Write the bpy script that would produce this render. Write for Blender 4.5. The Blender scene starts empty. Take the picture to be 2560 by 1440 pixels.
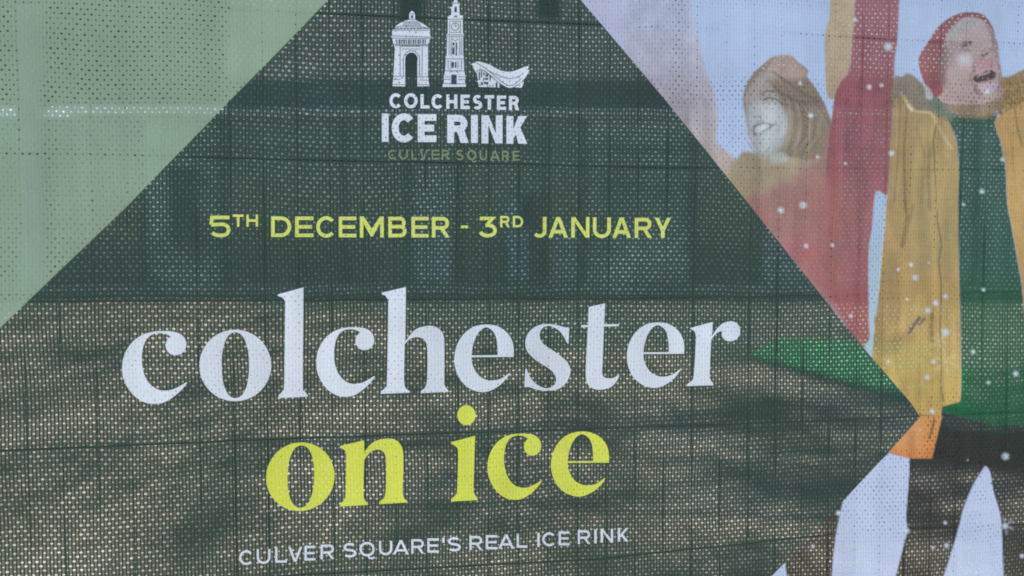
import bpy, bmesh, math, random
import numpy as np
from mathutils import Vector, Matrix
R = math.radians
S = bpy.context.scene
COL = S.collection

# ------------------------------------------------------------------ camera
FPX = 2200.0                       # focal length in pixels of the 2560 px wide photograph
YAW, PITCH, EYE, DIST = R(9.6), R(2.86), 1.45, 1.6
FWD = Vector((math.sin(YAW)*math.cos(PITCH), math.cos(YAW)*math.cos(PITCH), -math.sin(PITCH)))
RIGHT = Vector((math.cos(YAW), -math.sin(YAW), 0.0))
UP = RIGHT.cross(FWD)
CAM = Vector((-DIST*FWD.x, -DIST*FWD.y, EYE))
cd = bpy.data.cameras.new('camera')
cam = bpy.data.objects.new('camera', cd); COL.objects.link(cam)
cam.matrix_world = Matrix((( RIGHT.x, UP.x, -FWD.x, CAM.x), (RIGHT.y, UP.y, -FWD.y, CAM.y),
                           (RIGHT.z, UP.z, -FWD.z, CAM.z), (0, 0, 0, 1)))
cd.sensor_width = 36.0; cd.lens = FPX/2560*36
cd.clip_start = 0.05; cd.clip_end = 2000
cd.dof.use_dof = True; cd.dof.focus_distance = DIST; cd.dof.aperture_fstop = 1.6
S.camera = cam

# ------------------------------------------------------------------ sky, sun, exposure
TO_SUN = Vector((0.90, 0.05, 0.52)).normalized()
SUN_EL = math.asin(TO_SUN.z); SUN_AZ = math.atan2(TO_SUN.x, TO_SUN.y)
w = bpy.data.worlds.new('World'); S.world = w; w.use_nodes = True
nt = w.node_tree; bg = nt.nodes['Background']
sky = nt.nodes.new('ShaderNodeTexSky'); sky.sky_type = 'NISHITA'; sky.sun_disc = False
sky.sun_elevation = SUN_EL; sky.sun_rotation = SUN_AZ
nt.links.new(sky.outputs[0], bg.inputs[0]); bg.inputs[1].default_value = 0.12
sl = bpy.data.lights.new('sun', 'SUN'); sl.energy = 4.6; sl.angle = R(0.5); sl.color = (1.0, 0.93, 0.82)
sun = bpy.data.objects.new('sun', sl); COL.objects.link(sun)
sun.rotation_euler = TO_SUN.to_track_quat('Z', 'Y').to_euler()
S.view_settings.view_transform = 'Standard'; S.view_settings.look = 'None'
S.view_settings.gamma = 1.0; S.view_settings.use_curve_mapping = False
S.view_settings.exposure = 1.42
S.cycles.transparent_max_bounces = 48
S.cycles.use_denoising = True
S.cycles.filter_width = 1.8

# light that a white surface of the banner sends back (used to turn seen ink colours into albedo)
LIGHT = np.array((0.72, 0.805, 0.89))

# ------------------------------------------------------------------ helpers
def lin(c):
    c = np.asarray(c, float)/255.0
    return np.where(c <= 0.04045, c/12.92, ((c+0.055)/1.055)**2.4)
def ink(c):
    return np.clip(lin(c)/LIGHT, 0.004, 0.9)

def tag(o, label=None, cat=None, group=None, kind=None):
    if label: o['label'] = label
    if cat: o['category'] = cat
    if group: o['group'] = group
    if kind: o['kind'] = kind
    return o
def empty(name, loc=(0, 0, 0)):
    o = bpy.data.objects.new(name, None); COL.objects.link(o); o.location = loc
    o.empty_display_size = 0.1
    return o
def link(name, me, mat, parent=None):
    o = bpy.data.objects.new(name, me); COL.objects.link(o)
    if mat: me.materials.append(mat)
    if parent: o.parent = parent
    return o

def disp(x, z):                      # slow ripples of the stretched sheet
    return (0.0035*np.sin(5.1*x+1.3*z+0.6) + 0.003*np.sin(2.3*x-6.2*z+1.9) + 0.0018*np.sin(11*x+4*z+2*np.sin(3*z)) + 0.0007*np.sin(21*x+17*z+2.5*np.sin(2.1*x)))
BAN = np.array((0.0, 0.0, 0.15))      # the banner's own origin: foot of the sheet
def W(px, py, off=0.0):               # a point of the artwork -> the banner's plane, in the banner's own coordinates
    px = np.asarray(px, float); py = np.asarray(py, float)
    a = (px-1280)/FPX; b = (720-py)/FPX
    dx = FWD.x + a*RIGHT.x + b*UP.x; dy = FWD.y + a*RIGHT.y + b*UP.y; dz = FWD.z + a*RIGHT.z + b*UP.z
    t = -CAM.y/dy
    x = CAM.x + t*dx; z = CAM.z + t*dz
    return np.stack([x-BAN[0], disp(x, z)-off-BAN[1], z-BAN[2]], -1)

# ------------------------------------------------------------------ materials
def newmat(name):
    m = bpy.data.materials.new(name); m.use_nodes = True
    return m, m.node_tree, m.node_tree.nodes, m.node_tree.links
def plain(name, col, rough=0.8, var=0.25, scale=3.0, metal=0.0, bump=0.0):
    m, t, n, l = newmat(name)
    b = n['Principled BSDF']; b.inputs['Roughness'].default_value = rough; b.inputs['Metallic'].default_value = metal
    tc = n.new('ShaderNodeTexCoord'); no = n.new('ShaderNodeTexNoise'); no.inputs['Scale'].default_value = scale
    no.inputs['Detail'].default_value = 6
    l.new(tc.outputs['Object'], no.inputs['Vector'])
    r = n.new('ShaderNodeValToRGB')
    r.color_ramp.elements[0].position = 0.3; r.color_ramp.elements[1].position = 0.72
    r.color_ramp.elements[0].color = (*[c*(1-var) for c in col], 1); r.color_ramp.elements[1].color = (*[min(1, c*(1+var)) for c in col], 1)
    l.new(no.outputs[0], r.inputs[0]); l.new(r.outputs[0], b.inputs['Base Color'])
    if bump:
        bp = n.new('ShaderNodeBump'); bp.inputs['Strength'].default_value = bump; bp.inputs['Distance'].default_value = 0.01
        l.new(no.outputs[0], bp.inputs['Height']); l.new(bp.outputs[0], b.inputs['Normal'])
    return m

COLP, ROWP = 0.00590, 0.00775          # column and row pitch of the knitted mesh, metres
def fabric_group():
    g = bpy.data.node_groups.new('printed_mesh_fabric', 'ShaderNodeTree')
    g.interface.new_socket('Color', in_out='INPUT', socket_type='NodeSocketColor')
    g.interface.new_socket('Open', in_out='INPUT', socket_type='NodeSocketFloat')
    g.interface.new_socket('Shader', in_out='OUTPUT', socket_type='NodeSocketShader')
    n, l = g.nodes, g.links
    gi = n.new('NodeGroupInput'); go = n.new('NodeGroupOutput')
    def M(op, a, b=None, c=None, clamp=False):
        x = n.new('ShaderNodeMath'); x.operation = op; x.use_clamp = clamp
        for i, v in enumerate((a, b, c)):
            if v is None: continue
            if isinstance(v, (int, float)): x.inputs[i].default_value = v
            else: l.new(v, x.inputs[i])
        return x.outputs[0]
    def sm(v, lo, hi):                 # 0 below lo, 1 above hi
        x = n.new('ShaderNodeMapRange'); x.interpolation_type = 'SMOOTHSTEP'
        l.new(v, x.inputs[0]); x.inputs[1].default_value = lo; x.inputs[2].default_value = hi
        return x.outputs[0]
    tc = n.new('ShaderNodeTexCoord')
    wob = n.new('ShaderNodeTexNoise'); wob.inputs['Scale'].default_value = 3.2; wob.inputs['Detail'].default_value = 1.0
    l.new(tc.outputs['Object'], wob.inputs['Vector'])
    ws = n.new('ShaderNodeSeparateColor'); l.new(wob.outputs['Color'], ws.inputs[0])
    sp = n.new('ShaderNodeSeparateXYZ'); l.new(tc.outputs['Object'], sp.inputs[0])
    u = M('ADD', M('DIVIDE', sp.outputs[0], COLP), M('MULTIPLY', ws.outputs[0], 3.0))
    v = M('ADD', M('DIVIDE', sp.outputs[2], ROWP), M('MULTIPLY', ws.outputs[1], 4.0))
    iu, iv = M('FLOOR', u), M('FLOOR', v)
    fu = M('SUBTRACT', M('FRACT', u), 0.5); fv = M('SUBTRACT', M('FRACT', v), 0.5)
    par = M('PINGPONG', M('ADD', iu, iv), 1.0)                     # chequerboard
    cx = n.new('ShaderNodeCombineXYZ'); l.new(iu, cx.inputs[0]); l.new(iv, cx.inputs[1])
    wn = n.new('ShaderNodeTexWhiteNoise'); wn.noise_dimensions = '2D'; l.new(cx.outputs[0], wn.inputs['Vector'])
    wsep = n.new('ShaderNodeSeparateColor'); l.new(wn.outputs['Color'], wsep.inputs[0])
    # a lens-shaped hole in every second cell, sizes uneven
    du = M('ADD', fu, M('MULTIPLY', M('SUBTRACT', wsep.outputs[0], 0.5), 0.16))
    dv = M('ADD', fv, M('MULTIPLY', M('SUBTRACT', wsep.outputs[1], 0.5), 0.14))
    rad = M('SQRT', M('ADD', M('POWER', M('DIVIDE', du, 0.385), 2.0), M('POWER', M('DIVIDE', dv, 0.205), 2.0)))
    size = M('MULTIPLY', M('MULTIPLY_ADD', wsep.outputs[2], 0.60, 0.66), M('MULTIPLY_ADD', gi.outputs['Open'], 0.42, 0.58))
    size = M('MULTIPLY', size, M('MULTIPLY_ADD', ws.outputs[2], 0.7, 0.65))
    hole = M('MULTIPLY', M('SUBTRACT', 1.0, sm(M('DIVIDE', rad, size), 0.74, 1.06)), par)
    # open slit between the yarns in every column, crossed by weft threads
    slit = M('SUBTRACT', 1.0, sm(M('ABSOLUTE', fu), 0.16, 0.40))
    fine = n.new('ShaderNodeTexNoise'); fine.inputs['Scale'].default_value = 420; fine.inputs['Detail'].default_value = 1
    l.new(tc.outputs['Object'], fine.inputs['Vector'])
    weft = M('MULTIPLY_ADD', sm(M('ABSOLUTE', fv), 0.18, 0.5), -0.35, 1.0)
    slitT = M('MULTIPLY', M('MULTIPLY', slit, weft), M('MULTIPLY_ADD', fine.outputs[0], 0.9, 0.25))
    slitT = M('MULTIPLY', slitT, M('MULTIPLY_ADD', gi.outputs['Open'], 0.29, 0.03))
    T = M('MAXIMUM', M('MULTIPLY', hole, 0.97), slitT, clamp=True)
    # yarn colour: slight unevenness and dust
    dust = n.new('ShaderNodeTexNoise'); dust.inputs['Scale'].default_value = 6; dust.inputs['Detail'].default_value = 5
    l.new(tc.outputs['Object'], dust.inputs['Vector'])
    k = M('MULTIPLY', M('MULTIPLY_ADD', fine.outputs[0], 0.30, 0.85), M('MULTIPLY_ADD', dust.outputs[0], 0.40, 0.80))
    mp = n.new('ShaderNodeMapping'); mp.inputs['Scale'].default_value = (26, 26, 1.6)
    l.new(tc.outputs['Object'], mp.inputs['Vector'])
    run = n.new('ShaderNodeTexNoise'); run.inputs['Scale'].default_value = 1.0; run.inputs['Detail'].default_value = 4
    l.new(mp.outputs[0], run.inputs['Vector'])
    k = M('MULTIPLY', k, M('MULTIPLY_ADD', run.outputs[0], 0.30, 0.85))
    cm = n.new('ShaderNodeVectorMath'); cm.operation = 'SCALE'
    l.new(gi.outputs['Color'], cm.inputs[0]); l.new(k, cm.inputs['Scale'])
    hgt = M('ADD', M('MULTIPLY', M('COSINE', M('MULTIPLY', fu, 6.2832)), -0.5), M('MULTIPLY', M('COSINE', M('MULTIPLY', fv, 6.2832)), -0.35))
    bp = n.new('ShaderNodeBump'); bp.inputs['Strength'].default_value = 0.35; bp.inputs['Distance'].default_value = 0.0006
    l.new(hgt, bp.inputs['Height'])
    pb = n.new('ShaderNodeBsdfPrincipled'); pb.inputs['Roughness'].default_value = 0.6
    pb.inputs['Specular IOR Level'].default_value = 0.15
    l.new(cm.outputs[0], pb.inputs['Base Color']); l.new(bp.outputs[0], pb.inputs['Normal'])
    tr = n.new('ShaderNodeBsdfTransparent'); mx = n.new('ShaderNodeMixShader')
    l.new(T, mx.inputs[0]); l.new(pb.outputs[0], mx.inputs[1]); l.new(tr.outputs[0], mx.inputs[2])
    l.new(mx.outputs[0], go.inputs[0])
    return g
FAB = fabric_group()
def fabric(name, col=None, attr=None, opening=1.0):
    m, t, n, l = newmat(name)
    n.remove(n['Principled BSDF'])
    g = n.new('ShaderNodeGroup'); g.node_tree = FAB
    l.new(g.outputs[0], n['Material Output'].inputs['Surface'])
    if attr:
        a = n.new('ShaderNodeAttribute'); a.attribute_name = attr
        l.new(a.outputs['Color'], g.inputs['Color'])
        b = n.new('ShaderNodeRGBToBW'); l.new(a.outputs['Color'], b.inputs[0])
        r = n.new('ShaderNodeMapRange'); r.inputs[1].default_value = 0.03; r.inputs[2].default_value = 0.40
        r.inputs[3].default_value = 1.0; r.inputs[4].default_value = 0.35
        l.new(b.outputs[0], r.inputs[0]); l.new(r.outputs[0], g.inputs['Open'])
    else:
        g.inputs['Color'].default_value = (*ink(col), 1); g.inputs['Open'].default_value = opening
    return m
M_DARK = fabric('dark_green_mesh', (46, 65, 57), opening=1.0)
M_PALE = fabric('pale_green_mesh', (136, 160, 139), opening=0.62)
M_PHOTO = fabric('photo_print_mesh', attr='ink')
M_WHITE = fabric('white_print_mesh', (210, 219, 240), opening=0.12)
M_LIME = fabric('lime_print_mesh', (212, 220, 84), opening=0.10)
M_DATE = fabric('pale_lime_print_mesh', (206, 216, 112), opening=0.10)
M_SAGE = fabric('sage_print_mesh', (128, 140, 108), opening=0.6)
M_LINE = fabric('navy_line_mesh', (62, 72, 100), opening=0.2)

# ------------------------------------------------------------------ flat shapes from outlines
def smooth(pts, n=6):
    """closed outline; points with a third value are corners, the rest are joined by a Catmull-Rom curve"""
    out = []; N = len(pts)
    cor = [len(p) > 2 for p in pts]; P = [np.array(p[:2], float) for p in pts]
    for i in range(N):
        j = (i+1) % N
        a, b = P[i], P[j]
        p0 = P[i-1] if not cor[i] else 2*a-b
        p3 = P[(j+1) % N] if not cor[j] else 2*b-a
        if cor[i]: p0 = a-(b-a)*0.5
        if cor[j]: p3 = b+(b-a)*0.5
        if cor[i] and cor[j]:
            out.append(a); continue
        for k in range(n):
            t = k/n
            out.append(0.5*((2*a)+(-p0+b)*t+(2*p0-5*a+4*b-p3)*t*t+(-p0+3*a-3*b+p3)*t**3))
    return np.array(out)
def sharp(pts): return np.array([p[:2] for p in pts], float)
def oval(cx, cy, rx, ry, e=2.0, n=56, tilt=0.0):
    t = np.linspace(0, 2*math.pi, n, endpoint=False)
    c, s = np.cos(t), np.sin(t)
    x = rx*np.sign(c)*np.abs(c)**(2/e); y = ry*np.sign(s)*np.abs(s)**(2/e)
    return np.stack([cx+x+tilt*y, cy+y], -1)
def strokes(pts, wd, closed=False):
    """ribbon of width wd along a polyline, as one or two rings"""
    P = np.array(pts, float); n = len(P)
    L, Q = [], []
    for i in range(n):
        if closed: a, b = P[i-1], P[(i+1) % n]
        else: a, b = P[max(i-1, 0)], P[min(i+1, n-1)]
        if 0 < i < n-1 or closed:
            d1 = P[i]-a; d2 = b-P[i]
            d1 /= max(np.hypot(*d1), 1e-9); d2 /= max(np.hypot(*d2), 1e-9)
            m = d1+d2; m /= max(np.hypot(*m), 1e-9)
            nrm = np.array((-m[1], m[0])); c = max(0.45, float(np.dot(nrm, np.array((-d1[1], d1[0])))))
            k = 1/c
        else:
            d = b-a; d /= max(np.hypot(*d), 1e-9); nrm = np.array((-d[1], d[0])); k = 1
        L.append(P[i]+nrm*wd/2*k); Q.append(P[i]-nrm*wd/2*k)
    if closed: return [np.array(L), np.array(Q)]
    return [np.array(L+Q[::-1])]
def fill(rings):
    """triangulated even-odd fill of the rings: vertex array, faces"""
    cu = bpy.data.curves.new('outline', 'CURVE'); cu.dimensions = '2D'; cu.fill_mode = 'FRONT'
    for r in rings:
        sp = cu.splines.new('POLY'); sp.points.add(len(r)-1); sp.use_cyclic_u = True
        co = np.zeros((len(r), 4)); co[:, 0] = r[:, 0]/100; co[:, 1] = r[:, 1]/100; co[:, 3] = 1
        sp.points.foreach_set('co', co.ravel())
    ob = bpy.data.objects.new('outline', cu); COL.objects.link(ob)
    dg = bpy.context.evaluated_depsgraph_get(); dg.update()
    me = bpy.data.meshes.new_from_object(ob.evaluated_get(dg))
    V = np.zeros(len(me.vertices)*3); me.vertices.foreach_get('co', V); V = V.reshape(-1, 3)[:, :2]*100
    F = [list(p.vertices) for p in me.polygons]
    bpy.data.meshes.remove(me); bpy.data.objects.remove(ob); bpy.data.curves.remove(cu)
    return V, F
def flat(name, groups, mat, parent, off=0.0006, cut=None, step=0.00006):
    """one mesh on the banner from several outline groups; each group is a list of rings"""
    bm = bmesh.new()
    for gi_, rings in enumerate(groups):
        V, F = fill(rings)
        b2 = bmesh.new()
        vs = [b2.verts.new((p[0], p[1], 0)) for p in V]
        for f in F:
            try: b2.faces.new([vs[i] for i in f])
            except ValueError: pass
        if cut:
            x0, y0 = V.min(0); x1, y1 = V.max(0)
            for ax, lo, hi in ((0, x0, x1), (1, y0, y1)):
                k = math.ceil(lo/cut)*cut
                while k < hi:
                    no = (1, 0, 0) if ax == 0 else (0, 1, 0); co = (k, 0, 0) if ax == 0 else (0, k, 0)
                    bmesh.ops.bisect_plane(b2, geom=b2.verts[:]+b2.edges[:]+b2.faces[:], plane_co=co, plane_no=no, dist=1e-5)
                    k += cut
        for v in b2.verts:
            v.co = Vector(W(v.co.x, v.co.y, off+gi_ % 4*step))
        tmp = bpy.data.meshes.new('tmp'); b2.to_mesh(tmp); b2.free()
        bm.from_mesh(tmp); bpy.data.meshes.remove(tmp)
    me = bpy.data.meshes.new(name); bm.to_mesh(me); bm.free()
    return link(name, me, mat, parent)

# ------------------------------------------------------------------ sans-serif letters as strokes
def arc(cx, cy, rx, ry, a0, a1, n=18):
    t = np.radians(np.linspace(a0, a1, n)); return [(cx+rx*math.cos(k), cy-ry*math.sin(k)) for k in t]
def glyph(ch, x0, x1, y0, y1, wd):
    """outline groups of a capital in the box x0..x1 (outer), y0 top..y1 base"""
    h = wd/2; l, r, t, b = x0+h, x1-h, y0+h, y1-h; m = (t+b)/2; cx = (l+r)/2
    rx, ry = (r-l)/2, (b-t)/2
    L = lambda *p: strokes(p, wd)
    if ch == 'I': return [L((cx, y0), (cx, y1))]
    if ch == '-': return [L((x0, (y0+y1)/2), (x1, (y0+y1)/2))]
    if ch == "'": return [L((cx, y0), (cx, y1))]
    if ch == 'L': return [L((l, y0), (l, b), (x1, b))]
    if ch == 'T': return [L((x0, t), (x1, t)), L((cx, y0), (cx, y1))]
    if ch == 'H': return [L((l, y0), (l, y1)), L((r, y0), (r, y1)), L((l, m), (r, m))]
    if ch == 'E': return [L((x1, t), (l, t), (l, b), (x1, b)), L((l, m), (x1-wd*0.35, m))]
    if ch == 'N':
        return [[sharp([(x0, y1), (x0, y0), (x0+wd*1.05, y0), (x1-wd, y1-wd*1.45), (x1-wd, y0), (x1, y0), (x1, y1), (x1-wd*1.05, y1), (x0+wd, y0+wd*1.45), (x0+wd, y1)])]]
    if ch == 'M':
        return [[sharp([(x0, y1), (x0, y0), (x0+wd*1.1, y0), ((x0+x1)/2, y1-(y1-y0)*.42), (x1-wd*1.1, y0), (x1, y0), (x1, y1), (x1-wd, y1), (x1-wd, y0+wd*1.9), ((x0+x1)/2+wd*.3, y1-wd*.3), ((x0+x1)/2-wd*.3, y1-wd*.3), (x0+wd, y0+wd*1.9), (x0+wd, y1)])]]
    if ch == 'V': return [[sharp([(x0, y0), (x0+wd*1.1, y0), ((x0+x1)/2, y1-wd*1.25), (x1-wd*1.1, y0), (x1, y0), ((x0+x1)/2+wd*.58, y1), ((x0+x1)/2-wd*.58, y1)])]]
    if ch == 'A':
        c = (x0+x1)/2
        return [[sharp([(x0, y1), (c-wd*.55, y0), (c+wd*.55, y0), (x1, y1), (x1-wd*1.08, y1), (c, y0+wd*1.3), (x0+wd*1.08, y1)])],
                L((x0+(x1-x0)*.24, y1-(y1-y0)*.29), (x1-(x1-x0)*.24, y1-(y1-y0)*.29))]
    if ch == 'K':
        return [L((l, y0), (l, y1)), [sharp([(x0+wd*.9, m+wd*.15), (x1-wd*1.3, y0), (x1, y0), (x0+wd*.9, m+wd*1.45)])],
                [sharp([(x0+wd*1.3, m+wd*.35), (x0+wd*1.95, m-wd*.5), (x1, y1), (x1-wd*1.3, y1)])]]
    if ch == 'Y':
        c = (x0+x1)/2
        return [[sharp([(x0, y0), (x0+wd*1.15, y0), (c, m-wd*.25), (x1-wd*1.15, y0), (x1, y0), (c+wd*.5, m+wd*.9), (c+wd*.5, y1), (c-wd*.5, y1), (c-wd*.5, m+wd*.9)])]]
    if ch == 'O': return [[oval((x0+x1)/2, (y0+y1)/2, (x1-x0)/2, (y1-y0)/2, 2.1), oval((x0+x1)/2, (y0+y1)/2, (x1-x0)/2-wd, (y1-y0)/2-wd, 2.1)]]
    if ch == 'Q': return glyph('O', x0, x1, y0, y1, wd)+[strokes([(cx+rx*.15, b-wd*.1), (cx+rx*.35, y1+wd*.7), (cx+rx*.8, y1+wd*.9), (x1, y1+wd*.4)], wd*.85)]
    if ch == 'C': return [strokes(arc(cx+rx*.10, m, rx*1.10, ry, 42, 318, 26), wd)]
    if ch == 'U':
        return [strokes([(l, y0), (l, b-rx*.9)]+arc(cx, b-rx*.9, rx, rx*.9, 180, 360, 18)[1:]+[(r, y0)], wd)]
    if ch == 'J':
        q = min(rx, ry)
        return [strokes([(r, y0), (r, b-q*.8)]+arc(cx, b-q*.8, rx, q*.8, 0, -150, 16)[1:], wd)]
    if ch == 'D':
        q = min((r-l)*.62, ry)
        return [strokes([(l, b), (l, t), (r-q, t)]+arc(r-q, m, q, ry, 90, -90, 20)[1:]+[(l, b)], wd, False)+[] if False else
                [sharp([(x0, y1), (x0, y0)]+arc(x1-q-h, (y0+y1)/2, q+h, (y1-y0)/2, 90, -90, 24)),
                 sharp([(x0+wd, y1-wd), (x0+wd, y0+wd)]+arc(x1-q-h, (y0+y1)/2, q-h, (y1-y0)/2-wd, 90, -90, 24))]]
    if ch in 'PR':
        yb = y0+(y1-y0)*.62; q = (yb-y0)/2
        bowl = [sharp([(x0+wd*.5, yb), (x0+wd*.5, y0)]+arc(x1-q-wd*.05, y0+q, q, q, 90, -90, 20)),
                sharp([(x0+wd, yb-wd), (x0+wd, y0+wd)]+arc(x1-q-wd*.05, y0+q, q-wd, q-wd, 90, -90, 20))]
        g = [L((l, y0), (l, y1)), bowl]
        if ch == 'R': g.append([sharp([(x0+(x1-x0)*.42, yb-wd*.6), (x0+(x1-x0)*.42+wd*1.15, yb-wd*.6), (x1+wd*.12, y1), (x1-wd*1.05, y1)])])
        return g
    if ch == 'B':
        mm = y0+(y1-y0)*.48; q1 = (mm+wd*.5-y0)/2; q2 = (y1-mm+wd*.5)/2
        def bowl(ya, yb, xr):
            q = (yb-ya)/2
            return [sharp([(x0+wd*.5, yb), (x0+wd*.5, ya)]+arc(xr-q, ya+q, q, q, 90, -90, 20)),
                    sharp([(x0+wd, yb-wd), (x0+wd, ya+wd)]+arc(xr-q, ya+q, q-wd, q-wd, 90, -90, 20))]
        return [L((l, y0), (l, y1)), bowl(y0, mm+wd*.5, x1-wd*.25), bowl(mm-wd*.5, y1, x1)]
    if ch == 'S':
        q = ry/2
        p = arc(cx, t+q, rx*.94, q, 38, 180, 12)+arc(cx, t+q, rx*.94, q, 180, 262, 7)[1:]+arc(cx, b-q, rx, q, 80, 0, 7)+arc(cx, b-q, rx, q, 0, -145, 13)[1:]
        return [strokes(p, wd)]
    if ch == '5':
        q = (b-t)*.31; yc = b-q
        return [strokes([(x1-wd*.3, t), (l+wd*.25, t), (l, yc-q*.95)], wd)]+[strokes([(l, yc-q*.9)]+[(cx, yc-q)]+arc(r-q*1.15, yc, q*1.15, q, 80, -90, 14)+arc(cx, yc, rx, q, -95, -150, 8), wd)]
    if ch == '3':
        q = (b-m)*.98; yc = b-q*.62; qq = q*.62
        return [strokes([(x0+wd*.6, t), (x1-wd*1.2, t), (cx-wd*.2, yc-qq*1.02)], wd*1.0)]+[strokes([(cx-wd*.5, yc-qq), (cx+wd*.4, yc-qq)]+arc(r-qq*1.3, yc, qq*1.3, qq, 78, -90, 14)+arc(cx, yc-qq*.35, rx, qq*1.35, -100, -152, 8), wd)]
    return []

# ------------------------------------------------------------------ the banner: sheet, photo print, writing
banner = tag(empty('mesh_banner', tuple(BAN)), 'printed dark green mesh banner advertising an ice rink, stretched over a wire fence', 'banner')
X0, X1, Y0, Y1 = -330, 2880, -60, 1900
LEDGE = [(817, 0), (329, 506), (0, 822)]
REDGE = [(1452, 0), (1660, 250), (1864, 503), (2152, 862), (2277, 1006), (2301, 1043)]
top_l, top_r = (817+.965*60, -60), (1452-50, -60)
flat('dark_panel', [[sharp([top_l]+LEDGE+[(X0, 1145), (X0, Y1), (2301-.952*(Y1-1043), Y1)]+REDGE[::-1]+[top_r])]], M_DARK, banner, off=0, cut=40)
p = flat('pale_panel', [[sharp([(X0, Y0), (X0, 1145)]+LEDGE[::-1]+[top_l])]], M_PALE, banner, off=0, cut=40)
p['label'] = 'pale sage green triangle of print'

# --- printed photograph: ink colours on a fine grid of vertices
NX, NY = 520, 640
gx = np.linspace(1380, X1, NX); gy = np.linspace(Y0, 1540, NY)
GX, GY = np.meshgrid(gx, gy)
ART = np.zeros((NY, NX, 3)); WHO = np.zeros((NY, NX), int)
def sdf(pts, X, Y):
    d = np.full(X.shape, 1e9); ins = np.zeros(X.shape, bool); n = len(pts)
    for i in range(n):
        ax, ay = pts[i]; bx, by = pts[(i+1) % n]
        ex, ey = bx-ax, by-ay; wx, wy = X-ax, Y-ay
        t = np.clip((wx*ex+wy*ey)/max(ex*ex+ey*ey, 1e-9), 0, 1)
        d = np.minimum(d, (wx-ex*t)**2+(wy-ey*t)**2)
        c = (ay > Y) != (by > Y)
        with np.errstate(divide='ignore', invalid='ignore'):
            ins ^= c & (X < ex*(Y-ay)/(by-ay if by != ay else 1e-9)+ax)
    return np.where(ins, -1, 1)*np.sqrt(d)
def crop(x, y, s): return lambda pts: [(x+a[0]/s, y+a[1]/s, *a[2:]) for a in pts]
C3, C4, C5, C6 = crop(1660, 0, 2.844), crop(1660, 500, 2.844), crop(1660, 934, 2.844), crop(2080, 400, 2.88)
def paint(pts, col, soft=3.0, alpha=1.0, col2=None, who=None, curve=True, tex=0.0):
    """area of ink; col2 is the colour at the lower edge"""
    q = smooth(pts, 4) if curve else sharp(pts)
    x0, y0 = q.min(0)-soft*2; x1, y1 = q.max(0)+soft*2
    i0, i1 = np.searchsorted(gx, (x0, x1)); j0, j1 = np.searchsorted(gy, (y0, y1))
    if i1 <= i0 or j1 <= j0: return
    X, Y = GX[j0:j1, i0:i1], GY[j0:j1, i0:i1]
    d = sdf(q, X, Y)
    a = np.clip(.5-d/soft, 0, 1); a = (a*a*(3-2*a)*alpha)[..., None]
    c = ink(col)[None, None]
    if col2 is not None:
        t = np.clip((Y-q[:, 1].min())/max(1, np.ptp(q[:, 1])), 0, 1)[..., None]
        c = c*(1-t)+ink(col2)[None, None]*t
    ART[j0:j1, i0:i1] = ART[j0:j1, i0:i1]*(1-a)+c*a
    if who is not None: WHO[j0:j1, i0:i1][d < 0] = who
def line(pts, wd, col, soft=3.0, alpha=1.0):
    for ring in strokes(pts, wd): paint([tuple(k) for k in ring], col, soft, alpha, curve=False)
def glow(x, y, r, col, alpha=1.0, ry=None, core=0.0):
    d = np.sqrt(((GX-x)/r)**2+((GY-y)/(ry or r))**2)
    a = (np.clip(1.25-d, 0, 1) if core else np.exp(-d*d*1.6))[..., None]*alpha
    ART[:] = ART*(1-a)+ink(col)[None, None]*a
# backdrop of the photograph
t = np.clip(GY/1440, 0, 1)[..., None]
ART[:] = ink((168, 188, 222))*(1-t)+ink((190, 205, 234))*t
paint([(1380, -60, 1), (1700, -60, 1), (1700, 150, 1), (1640, 240, 1), (1500, 100, 1)], (178, 178, 205), 90, .8, curve=False)
# the person in the red coat
paint(C3([(-300, -220, 1), (120, -220, 1), (180, 60), (232, 250), (265, 420), (320, 590), (365, 740), (376, 850), (365, 1000), (430, 1070), (520, 1138), (548, 1080), (590, 1100), (720, 1160), (760, 1600, 1), (-300, 1600, 1)]), (176, 188, 222), 14, 1, (168, 144, 114), who=1)
paint(C3([(560, 1085), (700, 1090), (900, 1080), (1130, 940), (1180, 860), (1230, 1500), (600, 1500, 1), (420, 1300), (500, 1150)]), (162, 152, 128), 12, 1, (160, 140, 112), who=1)
paint(C3([(770, 408), (880, 402), (935, 440), (1010, 500), (1005, 545), (1060, 620), (1130, 740), (1170, 840), (1182, 900), (1160, 1000), (1120, 1100), (1030, 1140), (900, 1120), (760, 1120), (680, 1110), (610, 1010), (575, 860), (553, 720), (570, 620), (620, 530), (700, 455)]), (136, 120, 108), 5, 1, (130, 118, 96), who=1)
paint(C3([(760, 430), (880, 410), (940, 480), (960, 560), (820, 560), (730, 540)]), (172, 152, 146), 25, .8)
paint(C3([(575, 640), (640, 545), (740, 520), (760, 600), (810, 690), (862, 840), (850, 960), (815, 1060), (720, 1115), (650, 1070), (605, 980), (590, 850), (566, 730)]), (160, 152, 150), 26, .9, (172, 178, 180))
paint(C3([(620, 760), (760, 740), (840, 840), (830, 960), (740, 1080), (650, 1040), (600, 900)]), (180, 186, 192), 55, .6)
paint(C3([(780, 600), (900, 620), (1080, 700), (1120, 830), (980, 900), (860, 830), (810, 700)]), (130, 116, 106), 30, .7)
for k in range(9):
    a = 870+k*30
    line(C3([(a-70, 560+k*22), (a+20, 760+k*12), (a+10+k*6, 980), (a-40+k*12, 1110)]), 3, (122, 112, 92) if k % 2 else (164, 152, 128), 7, .45)
C8 = crop(1700, 100, 4.115)
paint(C8([(930, 200), (1060, 172), (1130, 180), (1200, 260), (1290, 320), (1250, 390), (1100, 360), (960, 330)]), (160, 138, 130), 14, .7)
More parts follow.
